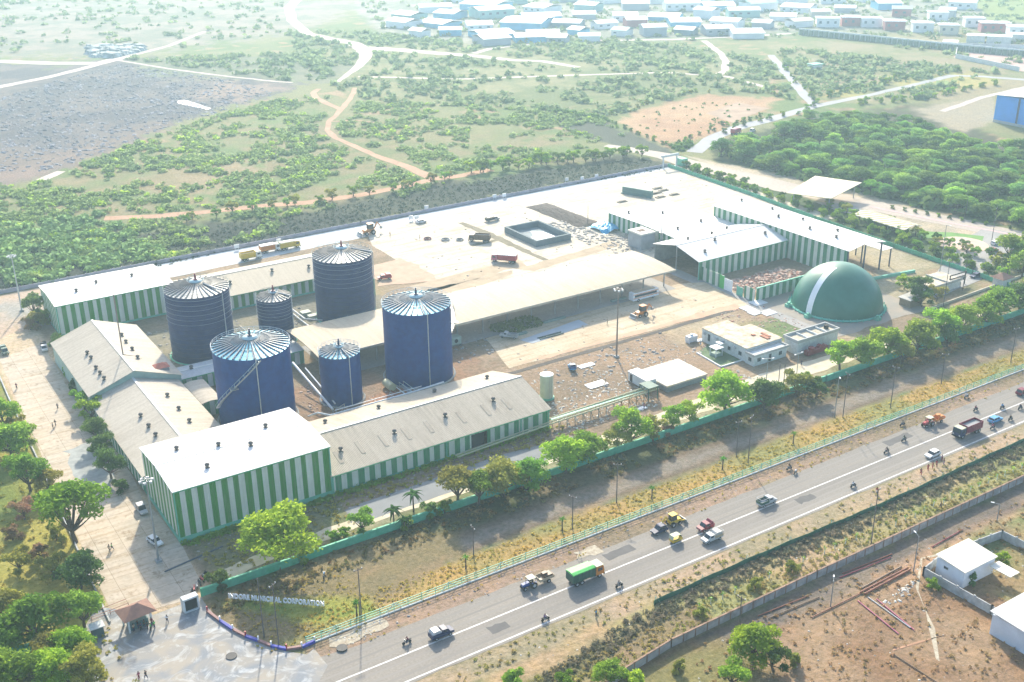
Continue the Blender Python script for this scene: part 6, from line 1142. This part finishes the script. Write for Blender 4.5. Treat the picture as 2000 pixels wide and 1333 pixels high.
gp = [(270,1228,'black','person in black standing centre left under the kiosk eave'),(276,1232,'navy','person in dark blue in the middle of the kiosk crowd'),(283,1226,'darkgreen','person in dark green at the kiosk crowd centre'),(289,1230,'black','person in black next to the bright green vests at the kiosk'),(262,1234,'tan','person in tan at the front left of the kiosk crowd'),
 (295,1233,'limegreen','person in a bright green vest nearer the viewer at the kiosk'),(302,1228,'limegreen','person in a bright green vest at the far right of the kiosk crowd'),(258,1222,'grey','person in grey leaning at the left post of the kiosk'),(297,1222,'maroon','person in maroon behind the green vests at the kiosk')]
for i, (px, py, c, lb) in enumerate(gp): person(lb, px, py, 'stand', c, 'black' if i % 2 else 'navy')
for px, py, k, a, b_, lb in [(327,1216,'walk','white','navy','person in a white shirt walking through the gateway alone'),(214,1078,'walk','tan','brown','left one of two people walking up the entrance lane'),(219,1075,'walk','limegreen','navy','right one of two people in the entrance lane, in a green vest'),(272,1328,'stand','pink','maroon','person in pink at the bottom edge of the forecourt'),(286,1326,'walk','black','navy','person in dark clothes at the bottom edge of the forecourt'),
   (1186,634,'stand','tan','darkgreen','person in tan beside the apron mast'),(1798,928,'walk','red','red','leftmost person in red weeding along the near verge'),(1812,920,'walk','red','red','second person in red weeding along the near verge'),(1821,915,'stand','maroon','red','third person in red weeding along the near verge'),(1829,912,'walk','red','maroon','fourth person in red weeding along the near verge'),(1843,908,'stand','maroon','purple','taller person in purple at the right of the weeding group'),(1839,902,'stand','maroon','maroon','person behind the taller one in the weeding group'),
   (1836,994,'walk','navy','black','person in dark clothes among the white stakes'),(1712,965,'stand','red','navy','person in red beside the big near power pole'),(1164,1206,'stand','skyblue','navy','person at the verge fence below the green-topped lorry'),(109,832,'walk','black','black','person walking on the west lane, lower one'),(113,800,'walk','navy','black','person walking on the west lane, upper one'),(33,760,'stand','maroon','black','person by the kerb wall of the west lane'),
   (1368,675,'stand','white','skyblue','person in white near the small lawn'),(1565,715,'stand','navy','navy','person under the office mast group'),(762,462,'stand','black','black','person alone on the pale rear yard, left'),(820,468,'stand','tan','black','person on the pale rear yard by the first ring'),(1182,752,'walk','tan','tan','person on the sandy track left of the cabin'),(1232,780,'walk','orange','brown','person on the sandy track below the cabin'),(1258,800,'stand','pink','purple','person by the rubble near the cabin'),(104,838,'stand','grey','black','person standing on the west lane rubble')]: person(lb, px, py, k, a, b_)
# ------------------------------------------------------------------ loose things
t = V('tarpaulin_heap', 'bright sky-blue tarpaulin over a heap beside the rear striped block', 'tarpaulin', 1184, 447); mb = MB()
for i in range(13):
    for j in range(13): u, v_ = i/12*2-1, j/12*2-1; rr = max(0, 1-(u*u+v_*v_)/1.4); mb.v.append((u*5.0, v_*5.5, 2.1*rr**.5*random.uniform(.75,1.1)+.03))
for i in range(12):
    for j in range(12): mb.f.append((i*13+j,(i+1)*13+j,(i+1)*13+j+1,i*13+j+1)); mb.sm.append(False)
part('sheet', mb, mat('blue_tarp', (.06,.42,.68), .4, .25, .5), t)
for i, (px, py, r_) in enumerate([(835,468,1.7),(870,470,1.9),(898,470,1.6)]):
    t = V('ring_frame', f'{["left dark","middle dark","right pale"][i]} ring-shaped hose reel lying on the pale yard', 'reel', px, py); part('ring', MB().ring((0,0),r_*.75,.28,20,.35), [pm('maroon'), pm('steel'), pm('grey')][i], t); part('spokes', MB().bar((-r_*.7,0,.4),(r_*.7,0,.4),.14).bar((0,-r_*.7,.4),(0,r_*.7,.4),.14), BLK, t)
for i, (a, b_, lb, m) in enumerate([((1585,1270-15),(1680,1165),'rusty pole lying alone across the brown lot','rust'),((1680,1160),(1772,1112),'front rusty beam of the stacked bundle in the dirt lot','rust'),((1688,1163),(1778,1115),'middle rusty beam of the stacked bundle in the dirt lot','rust'),((1683,1152),(1760,1110),'rear rusty beam of the stacked bundle in the dirt lot','brown'),
   ((1675,1175),(1755,1240),'front pale pipe lying right of the rusty bundle','pink'),((1695,1168),(1778,1228),'middle pale pipe lying right of the rusty bundle','lgrey'),((1712,1172),(1785,1232),'rear pinkish pipe lying right of the rusty bundle','pink'),((1745,1280),(1830,1335),'brown pole lying near the bottom right','brown'),((1640,1130),(1740,1090),'front maroon pipe in the row beside the precast wall','maroon'),((1645,1122),(1742,1084),'rear maroon pipe in the row beside the precast wall','rust'),
   ((1820,1070),(1880,1036),'maroon pipe beside the upper part of the precast wall','maroon'),((1480,1205),(1580,1165),'thin brown pipe along the precast wall foot, left','rust'),((1500,1210),(1600,1168),'thin dark pipe along the precast wall foot, left','brown')]):
    if i == 0: a, b_ = (1585,1208), (1682,1160)
    p, q = G(*a), G(*b_); m_ = (p[0]+q[0])/2, (p[1]+q[1])/2; z = .18 if i not in (1,2,3) else .3; solo('steel_pipe', MB().bar((p[0]-m_[0],p[1]-m_[1],z),(q[0]-m_[0],q[1]-m_[1],z),.22 if i not in (1,2,3) else .4, n=8), pm(m), lb, 'pipe', m_, group='pipes and beams in the dirt lot')
t = V('transformer_gantry', 'dark steel transformer gantry in the yard right of the dome', 'gantry', 1868, 560); part('frame', MB().bar((-4,0,0),(-4,0,4.5),.25).bar((4,0,0),(4,0,4.5),.25).bar((-4.3,0,4.4),(4.3,0,4.4),.3).bar((-4,0,3.2),(4,0,3.2),.18), BLK, t); part('switch_box', MB().box(-3.5,3.5,-.6,.6,2.0,3.0), mat('dark_box', (.06,.07,.08), .6), t); part('transformer', MB().box(-1,1,-.8,.8,0,1.6).cyl((0,0),.25,1.6,2.2,8), pm('grey'), t)
t = V('small_hut', 'small hut with lean-to white roof between the dome and dark tree', 'hut', 1778, 595); part('wall', MB().box(-3,3,-2,2,0,2.4), mat('hut_tan', (.36,.27,.18), .9), t); part('roof', MB().side([(-3.4,2.4),(3.4,2.9),(3.4,3.05),(-3.4,2.55)],-2.4,2.4), mat('hut_roof', (.5,.5,.46), .8), t)
t = V('flat_building', 'low double flat-roofed building right of the dome', 'building', 1828, 566); part('wall', MB().box(-6,8,-3,5,0,2.8), WPL, t); part('roof', MB().box(-6.3,.9,-3.3,5.3,2.8,3.05).box(1.3,8.3,-3.3,5.3,2.8,3.05), MATS['stained_flat_roof'], t); part('parapet', MB().box(.9,1.3,-3.3,5.3,2.8,3.5).box(-6.3,8.3,-3.6,-3.3,2.6,3.4), MATS['grey_band'], t)
t = thing('instrument_container', 'green equipment container with two round fans under the canopy left end', 'container', (148.5, 262.5, 0)); part('body', MB().box(-3,3,-1.2,1.2,.8,3.0), mat('dull_green_box', (.32,.44,.38), .6), t); part('fan', MB().wheel(-1.6,-1.23,.6,.06,1.9).wheel(1.3,-1.23,.6,.06,1.9), BLK, t); part('leg', MB().box(-3,-2.8,-1.2,1.2,0,.8).box(2.8,3,-1.2,1.2,0,.8), STL, t)
t = thing('sunken_ramp', 'dark slot of a weighbridge pit in the blue-grey paving', 'weighbridge', (177, 252.5, 0)); part('slot', MB().box(-4,4,-.5,.5,.1,.14).box(-4.3,4.3,-.75,-.5,.1,.35).box(-4.3,4.3,.5,.75,.1,.35), mat('dark_slot', (.08,.12,.11), .8), t)
t = thing('green_leaf_heap', 'yellow-green heap of cut plants under the long canopy', 'heap', (170.5, 264, 0)); part('heap', quads_mesh('heap', cards(lobes_pts([(0,0,0,4.5,2.0),(6,1,0,5,1.6),(-3,2,0,3,1.6)], 1400, .8), .45), leaf_mat('cut_plants', (.20,.26,.06), (.12,.17,.06), .3)), None, t)
for i, (x, y, L_) in enumerate([(185,262,8),(212,264.5,6),(170,258.5,5)]): solo('stone_bench_block', MB().box(-L_/2,L_/2,-.5,.5,0,.6), mat('green_block', (.18,.26,.23), .8), ['long low green block under the middle of the canopy','short low green block under the canopy right part','low green block under the canopy left part'][i], 'block', (x, y))
solo('red_machine', MB().box(-4,4,-.8,.8,.4,1.7).cyl((-2,0),.9,1.2,2.4,14).wheel(1.5,0,.9,1.4,1.6).wheel(3.4,0,.7,1.4,1.4), mat('dark_red_machine', (.25,.03,.04), .6), 'dark red machinery in the shade against the parapet building', 'machine', (232, 199.4))
for i, (px, py, w_, d_) in enumerate([(1420,592+0,5,4),(1480-5,607+5,4,3),(1145,715,5,2),(1462,605,3.5,5),(1500,612,4.5,3.5),(1165,752,6,3),(1250,800,4,1.4),(1372,664,5,1.2)]):
    x, y = G(px+ (60 if i == 0 else 0), py); mb = MB(); mb.box(-w_/2,w_/2,-d_/2,d_/2,.06,.22); mb.box(-w_/2+.6,w_/2-.8,-d_/2+.4,d_/2-.5,.22,.30); solo('concrete_plate', mb, WHP, ['large white plate by the apron end','white plate beside the red soil','white plate near the blue cart','long white plate left of the dome','white plate next to the dome pipework','pale plate on the rubble by the silo','thin plate below the cabin','thin white strip above the office lawn'][i], 'slab', (x, y))
solo('green_screen', MB().box(-.08,.08,-5,5,0,5.5).box(-.2,.2,-5,-4.8,0,5.8).box(-.2,.2,4.8,5,0,5.8), pm('limegreen'), 'bright green screen panel right behind the far dark tank', 'screen', (149.5, 318))
solo('generator_set', MB().box(-1.6,1.6,-.9,.9,.3,2).box(-.4,.4,-.3,.3,2,2.5).box(-1.5,-1.2,-.8,.8,0,.3).box(1.2,1.5,-.8,.8,0,.3), WHP, 'white generator box on the bare ground left of the office', 'generator', G(1350,668))
solo('cooling_skid', MB().box(-7,7,-.8,.8,.3,3.0).box(-7.3,7.3,-1.6,-.8,.1,.5), mat('teal_grey_unit', (.12,.22,.20), .6), 'dark green-grey unit lying on the bright rear yard', 'unit', G(1245,382), rz=-1.2)
for i, (px, py) in enumerate([(1258,383),(1284,369),(1296,373),(1283,378),(1274,380),(1290,386),(1317,381),(1215,395)]): solo('yard_debris', MB().box(-2.2,2.2,-.9,.9,.04,.35).box(-1.2,1.6,-.5,.6,.35,.6), mat('debris_brown', (.26,.22,.17), .9), ['leftmost long','topmost','small upper right','central','small left','curved lower','far right','lone low left'][i]+' dark patch of debris on the white rear yard', 'debris', G(px, py))
for i, (px, py) in enumerate([(833,412),(1107,357),(463,489),(545,478),(803,432),(814,432),(966,390),(985,388),(1165,350),(1137,355)]): solo('white_marker', MB().box(-.9,.9,-.1,.1,.8,2.2).box(-.7,-.6,-.05,.05,0,.8).box(.6,.7,-.05,.05,0,.8), WHP, ['white board on the dark bank above the small white car','white board on the dark bank near the top corner','white drum board above the yellow lorry','white board between the rear lorries','left of two white boards near the white car','right of two white boards near the white car','left board on the wall behind the soil heap','right board on the wall behind the soil heap','small board near the rear wall right end','small board left of the rear wall right end'][i], 'board', G(px, py))
t = V('gate_structure', 'grey gateway structure at the far top corner of the compound', 'gate', 1308, 327); part('post', MB().bar((-4,0,0),(-4,0,5),.5).bar((4,0,0),(4,0,5),.5), WPL, t); part('beam', MB().box(-5,5,-.4,.4,5,6), WPL, t); part('booth', MB().box(5.5,9,-2,2,0,3.2), MINT, t)
t = V('hedged_fence', 'rusty low fence and pipes behind the gate kiosk', 'fence', 222, 1200); part('bars', MB().bar((-4,0,.9),(3,.6,.9),.08).bar((-4,0,.4),(3,.6,.4),.08).bar((-4,1.5,.9),(3,2.1,.9),.08).bar((-4,0,0),(-4,0,1),.1).bar((-.5,.3,0),(-.5,.3,1),.1).bar((3,.6,0),(3,.6,1),.1), pm('rust'), t)
t = V('gate_booth', 'small dark guard booth left of the gate kiosk', 'booth', 192, 1242); part('wall', MB().box(-1,1,-.8,.8,0,2.2), mat('booth_teal', (.08,.14,.14), .8), t); part('roof', MB().box(-1.3,1.3,-1.1,1.1,2.2,2.35), WPL, t)
solo('manhole_cover', MB().cyl((0,0),1.0,.02,.22,20), mat('iron', (.06,.06,.06), .7), 'dark round manhole on the forecourt', 'manhole', G(452,1283))
solo('manhole_cover', MB().cyl((0,0),1.0,.02,.35,20), MATS['iron'], 'dark round pit cover on the highway edge below the fence', 'manhole', G(668,1268))
solo('long_planter_kerb', MB().box(0,13,-.12,.12,0,.25), mat('dark_kerb', (.10,.12,.15), .8), 'dark kerb stripe on the shaded entrance paving', 'kerb', G(322,1118), rz=.18)
# ------------------------------------------------------------------ hazy town
FAR = dict(w=(.84,.86,.86), b=(.16,.50,.70), t=(.30,.52,.50), g=(.42,.46,.50), r=(.42,.14,.16), c=(.62,.58,.48), d=(.20,.28,.34)); cn = dict(w='white', b='blue', t='turquoise', g='grey', r='dark red', c='cream', d='slate')
rows = [(102-20,[(960,70,'g','w'),(1035,75,'b','w'),(1090,60,'g','w'),(1150,55,'w','w')],'front'),
 (70,[(820,40,'w','w'),(880,70,'b','w'),(960,80,'b','w'),(1060,70,'g','w'),(1130,50,'b','w'),(1215,45,'w','t'),(1275,60,'g','w'),(1340,55,'d','w'),(1400,60,'g','w'),(1455,60,'w','w')],'second'),
 (52,[(790,60,'w','w'),(860,70,'b','w'),(935,80,'w','w'),(1030,90,'b','w'),(1110,75,'d','w'),(1180,50,'w','w'),(1240,70,'r','w'),(1335,80,'b','w'),(1420,70,'w','w'),(1490,55,'g','w'),(1560,50,'w','c')],'third'),
 (36,[(800,70,'t','w'),(880,75,'b','w'),(960,90,'t','w'),(1055,80,'b','w'),(1140,70,'g','w'),(1220,70,'w','w'),(1300,70,'b','w'),(1380,60,'w','w'),(1450,60,'t','w'),(1530,60,'w','w'),(1600,50,'c','w'),(1760,50,'r','g'),(1850,45,'g','w')],'fourth'),
 (20,[(850,80,'w','w'),(950,90,'b','w'),(1060,80,'w','w'),(1150,70,'t','w'),(1240,80,'g','w'),(1330,70,'w','w'),(1400,60,'b','w'),(1480,60,'w','t'),(1560,60,'w','w'),(1650,50,'g','w'),(1730,50,'b','w'),(1880,50,'w','w')],'fifth'),
 (4,[(900,70,'w','w'),(1000,80,'t','w'),(1100,80,'g','w'),(1190,80,'w','w'),(1280,80,'w','b'),(1370,70,'w','w'),(1450,60,'g','w'),(1540,60,'w','w'),(1620,50,'w','t'),(1700,50,'w','w')],'farthest')]
for yb, bs, rn in rows:
    cnt = 0
    for px, wp, wc, rc in bs:
        x, y = G(px, yb+random.uniform(-4,4)); d = math.hypot(x, y); W = wp*d/FOC*random.uniform(.55,.95); D = W*random.uniform(.6,1.2); h = random.uniform(3.5,7.5); rz = YAW-PI/2+random.choice((0,.15,-.3,-.5,-.7,.4)) 
        t = thing('town_building', f'{cn[wc]} town shed under {cn[rc]} roof, {nth(cnt)} from left, {rn} row of the town', 'building', (x, y, 0), rz, 'far town buildings'); cnt += 1
        wm = mat('far_wall_'+wc, FAR[wc], .8, .15, .1); rm = mat('far_roof_'+rc, FAR[rc], .7, .12, .05); part('wall', MB().box(-W/2,W/2,-D/2,D/2,0,h), wm, t); part('roof', MB().front(chevron([(-D/2-.8,h+.1),(0,h+2.2),(D/2+.8,h+.1)],.3),-W/2-.8,W/2+.8), rm, t); dm = MB()
        for k in range(int(W/7) if cnt % 3 == 0 else 0): part('window', MB().box(-W/2+2+k*7,-W/2+4.5+k*7,-D/2-.12,-D/2-.01,h*.45,h*.7), mat('far_window', (.12,.16,.20), .6), t)
far2 = [(1615,52,50,'w'),(1660,50,40,'r'),(1700,52,44,'w'),(1745,58,44,'r'),(1800,62,44,'w'),(1850,66,40,'c'),(1940,62,60,'r'),(1990,70,50,'w'),(1900,52,40,'w'),(1830,40,40,'w')]
for i, (px, py, wp, c) in enumerate(far2):
    x, y = G(px, py); d = math.hypot(x, y); W = wp*d/FOC*.8; t = thing('town_building', f'{cn[c]} small house, {nth(i)} from the left by the far arcade wall on the right', 'building', (x, y, 0), YAW-PI/2-.15, 'far town buildings'); part('wall', MB().box(-W/2,W/2,-6,6,0,7), mat('far_wall_'+c, FAR[c], .8, .15, .1), t); part('roof', MB().box(-W/2-.6,W/2+.6,-6.6,6.6,7,7.5), mat('far_roof_w', FAR['w'], .7, .12, .05), t); dm = MB()
    for k in range(int(W/6)): part('window', MB().box(-W/2+2+k*6,-W/2+4+k*6,-6.15,-6.01,3,5), MATS['far_window'], t)
pa = [G(*p) for p in [(1560,68),(1700,82),(1850,98),(2000,112),(2060,118)]]; t = thing('arcade_wall', 'long far white arcade wall with a row of arches at the upper right', 'wall', (*pa[0], 0)); mb = MB(); ar = MB(); ox, oy = pa[0]
for a, b_ in zip(pa[:-1], pa[1:]):
    mb.bar((a[0]-ox,a[1]-oy,2.5),(b_[0]-ox,b_[1]-oy,2.5),1.0,5.0); n = 14
    for k in range(n): x = a[0]+(b_[0]-a[0])*(k+.5)/n-ox; y = a[1]+(b_[1]-a[1])*(k+.5)/n-oy; d = Vector((-x-ox,-y-oy)).normalized(); ar.cyl((x+d.x*.6, y+d.y*.6), 1.7, .3, 4.2, 8)
part('wall', mb, WPL, t); part('arch_bush', ar, mat('arch_dull_green', (.18,.24,.18), .9), t)  # dull green drums in a row before the white wall
wall_run('yard_wall', 'grey block wall round the pink yard at the upper right', [G(1990,140),G(1866,114),G(1870,92),G(2060,98)], 3, .5, WPL, panel=20)
for i, (px, py, w_) in enumerate([(1905,82,30),(1950,84,40),(1995,80,50),(1855,95,24)]):
    x, y = G(px, py); W = w_*math.hypot(x, y)/FOC; t = thing('flat_house', f'{nth(i)} flat white building from the left behind the pink yard' if i < 3 else 'small white block at the left corner of the pink yard', 'building', (x, y, 0), YAW-PI/2-.4); part('wall', MB().box(-W/2,W/2,-6,6,0,5), WPL, t); part('roof', MB().box(-W/2-.4,W/2+.4,-6.4,6.4,5,5.4), WHP, t)
t = V('field_hut', 'tiny white hut among bushes beside the country road', 'hut', 1591, 136); part('wall', MB().box(-4,4,-3,3,0,3.4), WPL, t); part('roof', MB().box(-4.5,4.5,-3.5,3.5,3.4,3.8), MINT, t)
# ------------------------------------------------------------------ haze
hm = bpy.data.materials.new('haze'); hm.use_nodes = True; nt = hm.node_tree
for n in list(nt.nodes): nt.nodes.remove(n)
ou = _n(nt, 'ShaderNodeOutputMaterial'); pv = _n(nt, 'ShaderNodeVolumePrincipled'); pv.inputs['Color'].default_value = (.60,.88,1.0,1); pv.inputs['Density'].default_value = .00031; pv.inputs['Anisotropy'].default_value = .35
nt.links.new(pv.outputs[0], ou.inputs['Volume']); hz_ = part('haze', MB().box(-3100,3600,-3100,3600,-1,142), hm); hz_['kind'] = 'stuff'
